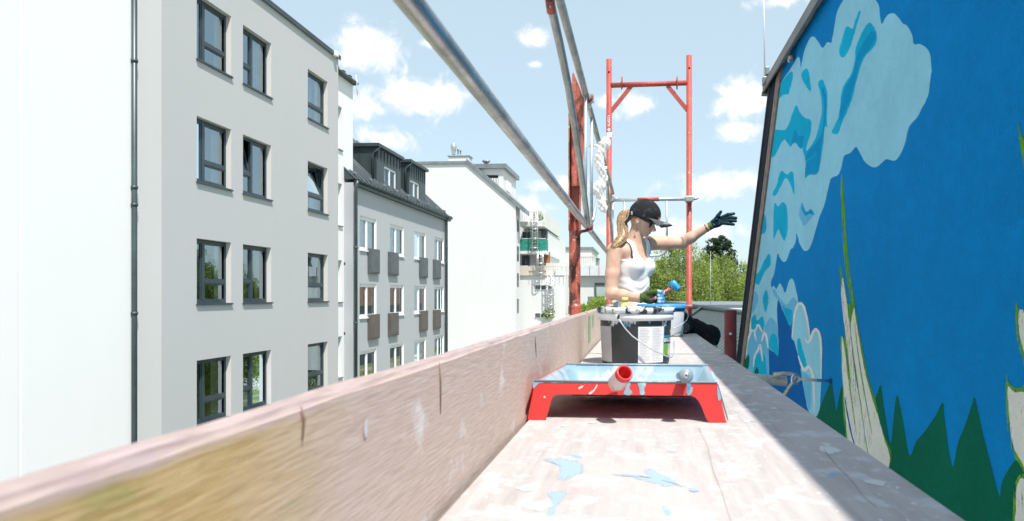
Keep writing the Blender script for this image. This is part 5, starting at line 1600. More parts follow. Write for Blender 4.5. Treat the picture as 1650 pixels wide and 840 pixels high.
for pts in ([(932, 624), (936, 622), (942, 621), (937, 626), (932, 628)], [(948, 634), (955, 630), (960, 622), (963, 618), (963, 622), (958, 630), (952, 636)], [(875, 640), (879, 638), (878, 642)]):
    q = smooth_poly(pts, True, 4, .2, 3); w3 = [fp(p.x, p.y, .0015) for p in q]
    edge_sheet(w3, .4, 'paint_smear', dry_paint('pale_smear', lin(.72, .45, .44), .45), tr_)
# ragged wet paint edge along the lip
random.seed(4); q = []
for i in range(40): q.append((864 + 289 * i / 39, 613.8))
q2 = [(864 + 289 * i / 39, 616.5 + 2.0 * noise.noise(Vector((i * .6, 1, 0))) + .5) for i in range(39, -1, -1)]
w3 = [fp(x, y, .0012) for x, y in q + q2]; m = MB(); m.add(w3, [tuple(t) for t in tessellate_polygon([w3])]); m.build('paint_edge', TBLUE, tr_, False)

# hollow red roller handle hanging over the lip
rh = empty('roller_handle', (-.03, 1.42, .1), 'pale roller handle with hollow red end leaning over the tray lip', 'roller handle')
c0 = onY(1007, 600.5, 1.405); ax = Vector((.34, -.78, .52)).normalized()
pal = plastic('paint_smeared_handle', lin(.66, .56, .54), .45, [(lin(.60, .08, .07), .60, 24), (lin(.5, .66, .76), .62, 30)])
m = MB(); m.lathe([(.0172, -.012), (.0188, -.03), (.0188, -.056), (.016, -.060), (0, -.060)], c0, 28, ax=ax); m.build('handle_sleeve', pal, rh)
m = MB(); m.lathe([(.0175, -.014), (.0178, -.003), (.0168, .0), (.0140, 0), (.0134, -.004), (.0128, -.045), (0, -.045)], c0, 28, ax=ax); m.build('red_socket', plastic('red_socket_plastic', lin(.62, .03, .035), .35, [(lin(.72, .5, .48), .64, 40)]), rh)
m = MB(); e = c0 - ax * .058; m.tube([e, e + Vector((.006, .012, .004)), Vector((e.x + .014, 1.478, zf + .010)), Vector((e.x + .02, 1.53, zf + .002)), Vector((e.x + .03, 1.62, zf - .020))], .0035, 8); m.build('wire', M['galv'], rh)
# second handle, silvery round end towards the camera
r2 = empty('roller_handle', (.1, 1.44, .1), 'silvery paint crusted round handle end resting on the tray lip', 'roller handle')
c0 = onY(1105.5, 605.5, 1.425); ax = Vector((.02, -.98, .12)).normalized()
m = MB(); m.lathe([(.001, .002), (.006, .003), (.0125, .001), (.0155, -.004), (.0152, -.012), (.012, -.02), (.010, -.06), (.009, -.17), (.0, -.17)], c0, 26, ax=ax)
m.build('handle', plastic('silvery_smeared_handle', lin(.22, .28, .31), .4, [(lin(.42, .42, .38), .55, 50), (lin(.15, .38, .55), .62, 45)]), r2)
m = MB(); m.lathe([(.002, .0035), (.006, .004), (.0065, .0025)], c0, 16, ax=ax); m.build('end_ring', M['bright_steel'], r2)

# -------- big black bucket
bk = empty('black_paint_bucket', (0, 2.72, 0), 'black paint bucket crusted with white paint behind the red tray', 'bucket')
YB_ = 2.74; bc = Vector((onY(1024, 520, YB_).x, YB_, 0)); zr_ = .222
BLK = plastic('black_bucket_plastic', lin(.028, .036, .040), .38, [(lin(.62, .66, .68), .63, 13), (lin(.18, .36, .50), .655, 20)], topz=(.13, .175, .13))
RIM = plastic('paint_crusted_rim', lin(.02, .026, .03), .45, [(lin(.68, .70, .71), .47, 17), (lin(.34, .50, .62), .70, 18)])
m = MB(); m.lathe([(0, .002), (.130, .002), (.134, .006), (.142, .170), (.1425, .178)], bc, 48); m.build('bucket_wall', BLK, bk)
m = MB(); m.lathe([(.1425, .172), (.151, .174), (.152, .198), (.146, .201)], bc, 48)
m.build('white_collar', plastic('white_paint_collar', lin(.80, .82, .83), .5, [(lin(.50, .60, .66), .62, 14), (lin(.05, .06, .07), .69, 18)]), bk)
m = MB(); m.lathe([(.146, .200), (.156, .202), (.1575, .216), (.154, zr_), (.146, zr_ + .001), (.138, zr_ - .008), (.10, zr_ - .010), (0, zr_ - .010)], bc, 48); lid = m.build('lid', RIM, bk)
random.seed(12)
for i in range(26):                                         # dried lumps on lid and collar
    t = random.uniform(-2.9, .0) ; r_ = .149 + random.uniform(-.02, .006); s_ = random.uniform(.004, .011)
    q = bc + Vector((r_ * math.cos(t), r_ * math.sin(t), zr_ - random.uniform(-.001, .004)))
    m = MB(); m.lathe([(.001, -s_ * .4), (s_, -s_ * .3), (s_ * .8, s_ * .25), (.001, s_ * .4)], q, 8); m.build('paint_lump', M['white_paint'] if i % 3 else RIM, lid)
LW = simple('white_label_paper', lin(.70, .71, .72), .55, 0, .04, 30)
LG = simple('grey_label_paper', lin(.42, .43, .45), .55, 0, .06, 30)
GRN = simple('green_label_print', lin(.14, .36, .05), .5, 0, .2, 40); TEAL = simple('teal_label_print', lin(.0, .28, .42), .5)
CRM = simple('cream_label_print', lin(.6, .56, .46), .5, 0, .15, 60); NAV = simple('dark_label_print', lin(.02, .035, .05), .5, 0, .5, 60)
PRT = simple('grey_small_print', lin(.42, .42, .43), .6)
def curved(a0, a1, z0, z1, mat, name, parent, off=.0008, n=12):
    m = MB(); vs = []
    for i in range(n + 1):
        t = a0 + (a1 - a0) * i / n
        for z in (z0, z1):
            r_ = .134 + (.142 - .134) * (z - .006) / .164 + off
            vs.append(bc + Vector((r_ * math.sin(t), -r_ * math.cos(t), z)))
    m.add(vs, [(2 * i, 2 * i + 2, 2 * i + 3, 2 * i + 1) for i in range(n)], 0, True); return m.build(name, mat, parent, False)
lb = curved(.08, .90, .012, .150, LW, 'label', bk)
curved(-1.35, -.72, .012, .150, LG, 'label', bk)
random.seed(21)
for c_i, (a0, a1) in enumerate(((.12, .44), (.48, .84))):
    for k in range(22):
        z = .143 - k * .0058; e_ = a0 + (a1 - a0) * random.uniform(.6, 1)
        curved(a0, e_, z - .0013, z, PRT, 'text_line', lb, .0013, 5)
lp = curved(.90, 1.42, .012, .150, NAV, 'picture_label', bk)
curved(.905, 1.30, .108, .114, TEAL, 'teal_band', lp, .0013, 6); curved(.90, 1.36, .080, .0835, TEAL, 'teal_band', lp, .0013, 6)
curved(.90, 1.16, .040, .080, GRN, 'green_field', lp, .0013, 6); curved(1.16, 1.40, .034, .080, CRM, 'cream_field', lp, .0013, 6)
curved(1.28, 1.42, .122, .136, simple('yellow_print', lin(.7, .42, .05), .5), 'yellow_field', lp, .0013, 4)
def on_bucket(a, z, off=.002):
    def f(co):
        r_ = .134 + (.142 - .134) * (z + co.y - .006) / .164 + off; t = a + co.x / r_
        return bc + Vector((r_ * math.sin(t), -r_ * math.cos(t), z + co.y))
    return f
text_mesh('BAUD', .022, LW, 'lettering', lp, on_bucket(1.12, .096), .0006)
# bail handle
hd = [onY(x, y, YB_ - d) for x, y, d in ((995, 511, .150), (1000, 519, .158), (1007, 529, .160), (1018, 541, .160), (1030, 550, .160), (1045, 560, .158), (1060, 568, .152), (1074, 574, .138), (1082, 576, .12), (1086, 566, .09), (1086, 550, .06))]
hd = smooth = [hd[0]] + hd[1:]
m = MB(); m.tube(hd, .0026, 8); m.build('wire_handle', M['galv_thin'], bk)
m = MB(); m.box(hd[0].x - .008, hd[0].x + .008, hd[0].y - .006, hd[0].y + .012, hd[0].z - .008, hd[0].z + .010); bevel(m.build('handle_lug', RIM, bk), .003)

# -------- white bucket with blue lid
wb = empty('white_paint_bucket', (.14, 4.58, 0), 'white paint bucket with blue lid in front of the worker', 'bucket')
YW = 4.56; wc = Vector((onY(1066, 520, YW).x, YW, 0)); hW = .208
WPL = plastic('white_bucket_plastic', lin(.70, .71, .73), .4, [(lin(.5, .53, .56), .68, 14)])
BPL = plastic('blue_lid_plastic', lin(.06, .28, .58), .4, [(lin(.55, .62, .68), .70, 20)])
m = MB(); m.lathe([(0, .001), (.138, .001), (.140, .014), (.1415, .016), (.150, .168)], wc, 40); m.build('bucket_wall', WPL, wb)
m = MB(); m.lathe([(.1385, .002), (.1412, .002), (.1422, .014), (.1402, .015)], wc, 40); m.build('grey_base_ring', simple('grey_base', lin(.35, .33, .30), .6), wb)
m = MB(); m.lathe([(.149, .166), (.153, .168), (.153, .182), (.150, .184)], wc, 40); m.build('dark_collar', simple('dark_blue_collar', lin(.01, .06, .15), .4), wb)
m = MB(); m.lathe([(.150, .183), (.161, .183), (.163, .190), (.162, hW), (.157, hW + .004), (.148, hW + .003), (.145, hW - .004), (0, hW - .004)], wc, 40); m.build('lid', BPL, wb)
hd = [onY(x, y, YW - d) for x, y, d in ((1104, 497, .02), (1108, 503, .04), (1109, 510, .06), (1106, 517, .09), (1098, 523, .12), (1088, 528, .15), (1084, 529, .16))]
m = MB(); m.tube(hd, .0022, 8); m.build('wire_handle', M['galv_thin'], wb)

# -------- small yellow capped bottle behind the black bucket
bt = empty('yellow_capped_bottle', (0, 3.2, 0), 'small clear bottle with yellow cap behind the black bucket', 'bottle')
q = onY(1007, 496, 3.1); zt_ = onY(1007, 480, 3.1).z
c = Vector((q.x, 3.1, 0)); 
YEL = simple('yellow_plastic', lin(.75, .66, .16), .35, 0, .06); 
m = MB(); m.lathe([(0, .001), (.026, .001), (.028, .006), (.028, zt_ - .06), (.026, zt_ - .045), (.013, zt_ - .022), (.012, zt_ - .004), (0, zt_ - .004)], c, 24); m.build('bottle_body', simple('pale_yellow_liquid_bottle', lin(.72, .66, .30), .25, 0, .06), bt)
m = MB(); m.lathe([(.0125, zt_ - .018), (.0145, zt_ - .018), (.0145, zt_ + .002), (.0, zt_ + .002)], c, 20); m.build('cap', YEL, bt)

# ================================================================== THE PAINTER
class Grid:
    def __init__(s, lo, hi, h):
        s.lo = np.array(lo, np.float32); s.h = h
        s.n = np.ceil((np.array(hi) - np.array(lo)) / h).astype(int) + 1
        s.ax = [s.lo[i] + np.arange(s.n[i], dtype=np.float32) * h for i in range(3)]
        s.D = np.full(s.n, .3, np.float32)

    def _sub(s, lo, hi, pad):
        sl = []
        for i in range(3):
            a = int(max(0, math.floor((lo[i] - pad - s.lo[i]) / s.h))); b = int(min(s.n[i], math.ceil((hi[i] + pad - s.lo[i]) / s.h) + 1))
            if b <= a: return None
            sl.append(slice(a, b))
        return tuple(sl)

    def _co(s, sl): return np.meshgrid(*[s.ax[i][sl[i]] for i in range(3)], indexing='ij')

    def _union(s, sl, d, k, sub=False):
        o = s.D[sl]
        if sub:
            s.D[sl] = np.maximum(o, -d); return
        if k <= 0: s.D[sl] = np.minimum(o, d); return
        t = np.clip(.5 + .5 * (o - d) / k, 0, 1)
        s.D[sl] = o * (1 - t) + d * t - k * t * (1 - t)

    def cap(s, a, b, ra, rb, k=.02):
        a, b = np.array(a, np.float32), np.array(b, np.float32)
        r = max(ra, rb); sl = s._sub(np.minimum(a, b) - r, np.maximum(a, b) + r, .07)
        if sl is None: return
        X, Y, Z = s._co(sl); ab = b - a; L2 = float(ab @ ab) + 1e-9
        t = np.clip(((X - a[0]) * ab[0] + (Y - a[1]) * ab[1] + (Z - a[2]) * ab[2]) / L2, 0, 1)
        d = np.sqrt((X - a[0] - t * ab[0]) ** 2 + (Y - a[1] - t * ab[1]) ** 2 + (Z - a[2] - t * ab[2]) ** 2) - (ra + (rb - ra) * t)
        s._union(sl, d, k)

    def chain(s, pts, rs, k=.02):
        for i in range(len(pts) - 1): s.cap(pts[i], pts[i + 1], rs[i], rs[i + 1], k)

    def ell(s, c, axes, rad, k=.02, sub=False):
        """axes: three orthonormal vectors"""
        c = np.array(c, np.float32); r = max(rad); sl = s._sub(c - r, c + r, .07)
        if sl is None: return
        X, Y, Z = s._co(sl); X = X - c[0]; Y = Y - c[1]; Z = Z - c[2]
        k0 = 0; k1 = 0
        for A, q in zip(axes, rad):
            u = X * A[0] + Y * A[1] + Z * A[2]; k0 = k0 + (u / q) ** 2; k1 = k1 + (u / (q * q)) ** 2
        k0 = np.sqrt(k0); k1 = np.sqrt(k1) + 1e-6
        s._union(sl, k0 * (k0 - 1) / k1, k, sub)

    def mesh(s, name, mat, parent, D=None, smooth=True):
        D = s.D if D is None else D
        S = D < 0
        n = np.array(D.shape) - 1
        off = [(i, j, k) for i in (0, 1) for j in (0, 1) for k in (0, 1)]
        cnt = np.zeros(n, np.int8)
        for o in off: cnt += S[o[0]:o[0] + n[0], o[1]:o[1] + n[1], o[2]:o[2] + n[2]]
        act = np.argwhere((cnt > 0) & (cnt < 8))
        val = np.stack([D[act[:, 0] + o[0], act[:, 1] + o[1], act[:, 2] + o[2]] for o in off], 1)
        offa = np.array(off, np.float32); acc = np.zeros((len(act), 3), np.float32); num = np.zeros(len(act), np.float32)
        for a in range(8):
            for b in range(a + 1, 8):
                if np.abs(offa[a] - offa[b]).sum() != 1: continue
                cr = (val[:, a] < 0) != (val[:, b] < 0)
                t = val[cr, a] / (val[cr, a] - val[cr, b])
                acc[cr] += offa[a] + t[:, None] * (offa[b] - offa[a]); num[cr] += 1
        V = s.lo + (act + acc / num[:, None]) * s.h
        idx = np.full(n, -1, np.int64); idx[act[:, 0], act[:, 1], act[:, 2]] = np.arange(len(act))
        quads = []
        for ax in range(3):
            u, v = [(1, 2), (2, 0), (0, 1)][ax]
            sl0 = [slice(1, -1)] * 3; sl1 = [slice(1, -1)] * 3
            sl0[ax] = slice(0, -1); sl1[ax] = slice(1, None)
            A, B = S[tuple(sl0)], S[tuple(sl1)]
            for flip, mask in ((False, A & ~B), (True, ~A & B)):
                e = np.argwhere(mask)
                if not len(e): continue
                st = np.ones(3, int); st[ax] = 0
                e = e + st
                def cell(du, dv):
                    q = e.copy(); q[:, u] += du; q[:, v] += dv; return idx[q[:, 0], q[:, 1], q[:, 2]]
                q = np.stack([cell(-1, -1), cell(0, -1), cell(0, 0), cell(-1, 0)], 1)
                quads.append(q[:, ::-1] if flip else q)
        Q = np.concatenate(quads); Q = Q[(Q >= 0).all(1)]
        me = bpy.data.meshes.new(name); me.from_pydata(V.tolist(), [], Q.tolist())
        me.materials.append(mat); me.polygons.foreach_set('use_smooth', [smooth] * len(me.polygons)); me.update()
        o = bpy.data.objects.new(name, me); COL.objects.link(o)
        o.parent = parent; o.matrix_parent_inverse = parent.matrix_basis.inverted()
        md = o.modifiers.new('smooth', 'SMOOTH'); md.factor = .5; md.iterations = 3
        return o


def skin_mat():
    s = Mat('skin', .5, 0, .4); p = s.pos()
    n = s.noise(p, 22, 5)
    s.col(s.mix(s.ramp(n, .3, .7), lin(.54, .325, .235), lin(.65, .42, .32)))
    s.b.inputs['Subsurface Weight'].default_value = .12; s.b.inputs['Subsurface Radius'].default_value = (.02, .008, .004); s.b.inputs['Subsurface Scale'].default_value = .4
    return s.m


def cloth(name, c, c2, scale=60, thr=.6, rough=.9):
    s = Mat(name, rough, 0, .2); p = s.pos()
    n = s.noise(p, scale, 5, .65); s.col(s.mix(s.ramp(n, thr, thr + .1), c, c2)); s.bump(s.noise(p, 140, 3), .15, .003); return s.m


SKIN = skin_mat()
wm = empty('person', (.0, 4.95, 0), 'woman in black cap and white tank top sitting and reaching towards the mural', 'person')
dY = .14
J = lambda px, py, Y: np.array(onY(px, py, Y + dY))
a_ = R(35)
Fd = np.array((math.cos(a_), -math.sin(a_), 0)); Rt = np.array((-math.sin(a_), -math.cos(a_), 0)); Up = np.array((0, 0, 1.0))
BX = (Rt, Fd, Up)
lo, hi = (-.40, 4.45, -.45), (.80, 5.42, 1.02)
PC = J(1028, 500, 4.80); PC[2] = .125
WA = J(1020, 466, 4.80); RC = J(1019.5, 432, 4.80); UC = J(1021, 406, 4.80)
RS, LS = J(989.5, 404, 4.66), J(1047, 392, 4.93)
RE, RW = J(984.5, 473, 4.62), J(1031, 481, 4.50)
LE, LW_ = J(1098, 392, 5.02), J(1141, 366.5, 4.98)
NB, NT = J(1018, 400, 4.80), J(1027, 370, 4.79)
HC = J(1036.5, 351, 4.79)
hp = R(24); ha = R(12)
hF = np.array((math.cos(ha) * math.cos(hp), -math.sin(ha) * math.cos(hp), -math.sin(hp)))
hR = np.array((-math.sin(ha), -math.cos(ha), 0)); hU = np.cross(hR, hF); hU = hU if hU[2] > 0 else -hU
HX = (hR, hF, hU)
LH, RH = PC - Rt * .085 + Fd * .02, PC + Rt * .085 + Fd * .02
LK, RK = J(1143, 541, 4.80), J(1074, 520, 4.68)
LA = LK + np.array((-.05, .05, -.36))


def torso(g, bust=True):
    g.ell(PC, BX, (.165, .13, .115), .03)
    g.ell(WA, BX, (.128, .092, .16), .06)
    g.ell(RC, BX, (.142, .102, .15), .06)
    g.cap(UC + Rt * .10, UC - Rt * .10, .055, .055, .06)
    g.cap(RS * .7 + UC * .3 + Up * .0, LS * .7 + UC * .3, .052, .052, .04)
    if bust:
        for s_ in (-1, 1):
            g.ell(RC + Fd * .072 + Rt * s_ * .066 + Up * .012, BX, (.060, .058, .060), .03)
    g.cap(NB, NB * .6 + NT * .4, .055, .044, .05)


def legs(g):
    g.ell(PC, BX, (.168, .133, .115), .03)
    g.chain([LH, LH * .5 + LK * .5 + Up * .01, LK], [.092, .082, .062], .04)
    g.cap(LK, LK * .72 + LA * .28, .064, .062, .03)
    g.chain([RH, RK], [.092, .072], .04)
    g.chain([RK, J(1085, 528, 4.78), J(1100, 531, 4.70)], [.07, .055, .045], .03)


def hands(g, k=.006):
    # left hand, spread, pointing at the wall
    g.ell(J(1155.5, 358.5, 4.97), ((.94, 0, .34), (0, 1, 0), (-.34, 0, .94)), (.048, .020, .036), .015)
    g.cap(LW_, J(1150, 361.5, 4.975), .025, .024, .015)
    Yh = 4.96
    for pts in (((1162, 351), (1173, 346), (1182.5, 344.5)), ((1165, 353.5), (1176.5, 350.5), (1186, 351.5)), ((1165.5, 356.5), (1177, 355.5), (1185.5, 356.5)), ((1163.5, 359.8), (1173, 360.5), (1182, 362))):
        dd = [0, -.012, -.004]
        g.chain([J(x, y, Yh + d) for (x, y), d in zip(pts, dd)], [.0105, .0098, .0080], k)
    g.chain([J(1151, 356, 4.955), J(1157, 348, 4.94), J(1161.5, 341.5, 4.935)], [.0135, .0105, .0085], .01)
    # right hand closed round the small roller grip
    g.ell(J(1046, 479.5, 4.46), ((.98, -.1, -.1), (.1, .98, 0), (.1, 0, .98)), (.058, .026, .040), .015)
    g.cap(RW, J(1038, 480, 4.48), .029, .028, .015)
    for i, (y0, x1, y1, x2, y2) in enumerate(((471.5, 1066, 471, 1069, 477), (476, 1069, 476, 1070.5, 482), (481, 1069.5, 481.5, 1070, 487), (485.5, 1066, 487, 1066.5, 491))):
        g.chain([J(1056, y0, 4.465), J(x1, y1, 4.45), J(x2 - 3, y2, 4.415), J(x2 - 9, y2, 4.412)], [.0115, .0105, .0098, .0085], k)
    g.chain([J(1046, 472, 4.44), J(1057, 470, 4.42), J(1067, 471, 4.415)], [.014, .0115, .009], .01)


def arms(g):
    g.chain([RS, RS * .45 + RE * .55, RE], [.054, .048, .040], .02)
    g.chain([RE, RE * .6 + RW * .4, RW], [.040, .040, .028], .02)
    g.chain([LS, LS * .5 + LE * .5, LE], [.055, .050, .040], .02)
    g.chain([LE, LE * .65 + LW_ * .35, LW_], [.040, .041, .027], .02)


def head(g):
    g.cap(NB, NT, .050, .042, .03)
    g.ell(HC, HX, (.073, .094, .098), .02)
    g.ell(HC + hF * .034 - hU * .050, HX, (.055, .056, .062), .02)            # face and jaw
    g.ell(HC + hF * .068 - hU * .102, HX, (.022, .020, .018), .018)            # chin
    g.chain([HC + hF * .086 - hU * .018, HC + hF * .113 - hU * .050, HC + hF * .100 - hU * .058], [.009, .0100, .009], .010)   # nose
    g.ell(HC + hF * .086 - hU * .074, HX, (.020, .010, .008), .008)           # lips
    g.ell(HC + hF * .085 - hU * .084, HX, (.017, .010, .007), .008)
    for s_ in (-1, 1): g.ell(HC - hF * .010 + hR * s_ * .070 - hU * .038, HX, (.008, .018, .028), .006)   # ears


g = Grid(lo, hi, .0055)
torso(g); tors = g.D.copy()
arms(g); g.cap(NB, NT, .050, .042, .03); ga = g.D.copy()
legs(g)
g.chain([LK, LK * .5 + LA * .5, LA], [.058, .055, .038], .03)
g.cap(LA, LA + np.array((.14, -.02, -.02)), .036, .030, .02)
head(g); hands(g, .008)
body = g.mesh('body', SKIN, wm)

# tank top
gX, gY, gZ = np.meshgrid(*g.ax, indexing='ij')
lat = (gX - UC[0]) * Rt[0] + (gY - UC[1]) * Rt[1]; frn = (gX - UC[0]) * Fd[0] + (gY - UC[1]) * Fd[1]
fold = .0034 * np.sin(gZ * 105 + 9 * lat + 14 * frn + 2.5 * np.sin(lat * 30)) * np.clip((.42 - gZ) / .1, 0, 1) + .004 * np.sin(gZ * 61 - 20 * lat + 3 * np.sin(lat * 17)) * np.clip((.45 - gZ) / .1, 0, 1)
d = np.where(gZ > RC[2] + .062, ga, tors) - .0085 - fold
nk = np.where(frn > 0, RC[2] + .045, UC[2] - .02)
neck = np.minimum(gZ - (nk + .16 * (np.abs(lat + .0) / .074) ** 4), .072 - np.abs(lat))
armh = np.minimum(np.abs(lat) - (.108 + .03 * np.clip((UC[2] - .03 - gZ) / .1, 0, 1)), gZ - (RC[2] + .055))
armh2 = np.abs(lat) - .16
d = np.maximum(d, neck); d = np.maximum(d, armh); d = np.maximum(d, -(gZ - .155))
hd_ = np.sqrt((gX - HC[0]) ** 2 + (gY - HC[1]) ** 2 + (gZ - HC[2]) ** 2) - .16
TANK = cloth('white_ribbed_cotton', lin(.84, .84, .85), lin(.80, .80, .815), 30, .5)
g.mesh('tank_top', TANK, wm, d)
sb_ = np.maximum(np.maximum(ga - .0075, np.abs(np.abs(lat) - .1115) - .0055), -(gZ - (RC[2] + .055)))
g.mesh('dark_strap', simple('dark_grey_strap', lin(.06, .065, .07), .8), wm, np.maximum(sb_, np.abs(frn) - .11))
# trousers
gl = Grid(lo, hi, .0055); legs(gl)
wr = .003 * np.sin(gX * 70 + gZ * 40) + .002 * np.sin(gX * 120 - gY * 50)
d = gl.D - .008 - wr
d = np.maximum(d, gZ - .185)
d = np.maximum(d, -(gZ - (LK[2] - .065)))
g.mesh('trousers', cloth('black_trousers', lin(.008, .009, .012), lin(.016, .017, .022), 30, .55), wm, d)
# gloves
GOL = cloth('olive_glove_knit', lin(.10, .14, .035), lin(.14, .18, .05), 50, .5)
GBL = cloth('paint_soaked_glove', lin(.006, .03, .045), lin(.16, .32, .40), 38, .60, .6)
for side, (l2, h2) in (('L', ((.36, 4.95, .68), (.80, 5.30, .98))), ('R', ((-.10, 4.45, .10), (.32, 4.80, .42)))):
    gg = Grid(l2, h2, .0030); hands(gg, .005)
    x, y, z = np.meshgrid(*gg.ax, indexing='ij'); d = gg.D - .0028
    if side == 'L':
        ax = (J(1160, 355, 4.97) - LW_); ax /= np.linalg.norm(ax); o = LW_ - ax * .004
        t = (x - o[0]) * ax[0] + (y - o[1]) * ax[1] + (z - o[2]) * ax[2]
        gg.mesh('glove', GBL, wm, np.maximum(d, -(t - .032)))
        gg.mesh('glove_cuff', GOL, wm, np.maximum(d - .0015, np.maximum(-t, t - .036)))
    else:
        t = x - RW[0]
        gg.mesh('glove', cloth('olive_glove_with_dark_palm', lin(.075, .11, .03), lin(.012, .016, .010), 14, .52), wm, np.maximum(d, np.maximum(-(t - .018), t - .125)))
        gg.mesh('glove_fingers', cloth('blue_smeared_fingertips', lin(.02, .20, .38), lin(.45, .55, .62), 30, .5), wm, np.maximum(d - .0006, -(t - .115)))
        gg.mesh('glove_cuff', GOL, wm, np.maximum(d - .002, np.maximum(-t, t - .024)))
# cap
CAP = cloth('worn_black_cap_cotton', lin(.016, .018, .020), lin(.055, .06, .065), 26, .56)
gc = Grid(HC - .17, HC + .17, .004)
gc.ell(HC + hU * .012 - hF * .002, HX, (.087, .116, .126), 0)
gc.ell(HC + hF * .045 + hU * .045, HX, (.07, .062, .06), .03)
x, y, z = np.meshgrid(*gc.ax, indexing='ij')
loc = lambda v: (x - HC[0]) * v[0] + (y - HC[1]) * v[1] + (z - HC[2]) * v[2]
u_, f_, r__ = loc(hU), loc(hF), loc(hR)
seam = .0012 * np.exp(-(np.abs(r__) / .004) ** 2)
d = np.maximum(gc.D - seam, -(u_ + .012 - .06 * np.clip(-f_ - .02, 0, .1)))
back = np.sqrt((f_ + .118) ** 2 + (u_ + .004) ** 2 + r__ ** 2) - .036           # opening for the pony tail
d = np.maximum(d, -back)
cap_o = gc.mesh('cap', CAP, wm, d)
m = MB(); vs = []; ns, ntt = 18, 9
for i in range(ns + 1):
    s_ = -1 + 2 * i / ns; an = s_ * 1.12
    base = HC + hF * (.108 * math.cos(an) + .004) + hR * (.086 * math.sin(an)) + hU * (.004 - .012 * math.sin(an) ** 2)
    for j in range(ntt + 1):
        t = j / ntt; ext = .106 * t * (math.cos(an * .85) ** .5)
        p = base + hF * ext + hU * (.020 - .016 * t * t + .024 * t - .036 * s_ * s_ * t) + hR * s_ * .006 * t
        vs.append(p)
vs2 = [v - hU * .004 for v in vs]; W = ntt + 1; N_ = len(vs)
fs = [(i * W + j, i * W + j + 1, (i + 1) * W + j + 1, (i + 1) * W + j) for i in range(ns) for j in range(ntt)]
fs += [tuple(N_ + k for k in f[::-1]) for f in fs]
bd = [i * W + ntt for i in range(ns + 1)]
fs += [(bd[i], bd[i + 1], N_ + bd[i + 1], N_ + bd[i]) for i in range(ns)]
m.add(vs + vs2, fs, 0, True)
br = m.build('cap_brim', cloth('faded_grey_brim', lin(.075, .085, .09), lin(.15, .16, .165), 30, .56), wm)
m = MB(); q = [vs[(12 + a) * W + 7 + (a % 2)] + hU * .0012 for a in range(4)]
m.tube(q, [.001, .0022, .0022, .001], 5); m.build('white_brim_mark', M['white_paint'], br)
m = MB(); m.lathe([(.0, .006), (.008, .004), (.009, 0), (.0, 0)], HC + hU * .124, 10, ax=hU); m.build('cap_button', CAP, cap_o)
m = MB(); q = HC + hF * .106 + hU * .045 + hR * .018
for k in range(5):
    m.lathe([(.001, -.004), (.009, -.002), (.009, .002), (.001, .004)], q + hU * (.018 - .009 * k) + hF * (.004 * (k - 2) * .8 + .002) + hR * .004 * (k % 2), 10, ax=tuple(hF + hR * .5))
m.build('orange_emblem', simple('orange_embroidery', lin(.75, .12, .06), .8), cap_o)
m = MB(); a = J(1017, 350, 4.72); b = J(1003, 364, 4.70); d_ = (b - a); sd = np.array((d_[2], 0, -d_[0])); sd = sd / np.linalg.norm(sd) * .011
vs = []
for yy in (0, .004):
    vs += [a + sd + (0, yy, 0), b + sd + (0, yy, 0), b - sd + (0, yy, 0), a - sd + (0, yy, 0)]
m.add(vs, [(0, 1, 2, 3), (7, 6, 5, 4), (0, 4, 5, 1), (1, 5, 6, 2), (2, 6, 7, 3), (3, 7, 4, 0)]); m.build('cap_strap', CAP, cap_o)
m = MB(); q = HC - hF * .075 + hR * .062 - hU * .004; m.box(q[0] - .006, q[0] + .006, q[1] - .02, q[1] - .004, q[2] - .012, q[2] + .012); m.build('strap_buckle', M['bright_steel'], cap_o)
# sunglasses
BLKP = simple('black_glasses', lin(.008, .008, .010), .15, 0, .05)
m = MB()
for s_ in (-1, 1):
    c = HC + hF * .082 - hU * .030 + hR * s_ * .033
    m.lathe([(.0, .002), (.016, .0015), (.021, 0), (.018, -.003), (0, -.003)], c, 18, ax=tuple(hF + hR * s_ * .38 - hU * .1))
    m.tube([c + hR * s_ * .020 + hU * .008, HC + hF * .05 + hR * s_ * .068 - hU * .018, HC - hF * .012 + hR * s_ * .074 - hU * .014], .0028, 6)
m.tube([HC + hF * .090 - hU * .026 + hR * .014, HC + hF * .096 - hU * .026, HC + hF * .090 - hU * .026 - hR * .014], .003, 6)
m.build('sunglasses', BLKP, wm)
# earring
m = MB(); q = Vector(HC - hF * .004 + hR * .080 - hU * .066)
m.tube([q, q - Vector((0, 0, .03))], .0012, 5)
m.tube([q - Vector((0, 0, .03)) + Vector((.006 * math.cos(t), 0, .009 * math.sin(t) - .008)) for t in np.linspace(0, 6.28, 12)], .0028, 6, cap=False)
m.build('earring', BLKP, wm)
# bracelet
ax = Vector(LW_ - LE).normalized(); u = ax.orthogonal().normalized(); w = ax.cross(u); c = Vector(LW_) - ax * .012
m = MB(); m.tube([c + (u * math.cos(t) + w * math.sin(t)) * .0285 for t in np.linspace(0, 6.283, 22)], .0042, 8, cap=False); m.build('bracelet', BLKP, wm)
# hair
def hair_mat():
    s = Mat('blond_hair', .42, 0, .5); n = s.noise(s.pos((1, 1, .25)), 120, 3)
    s.col(s.mix(s.ramp(n, .35, .7), lin(.23, .135, .065), lin(.54, .37, .20))); return s.m


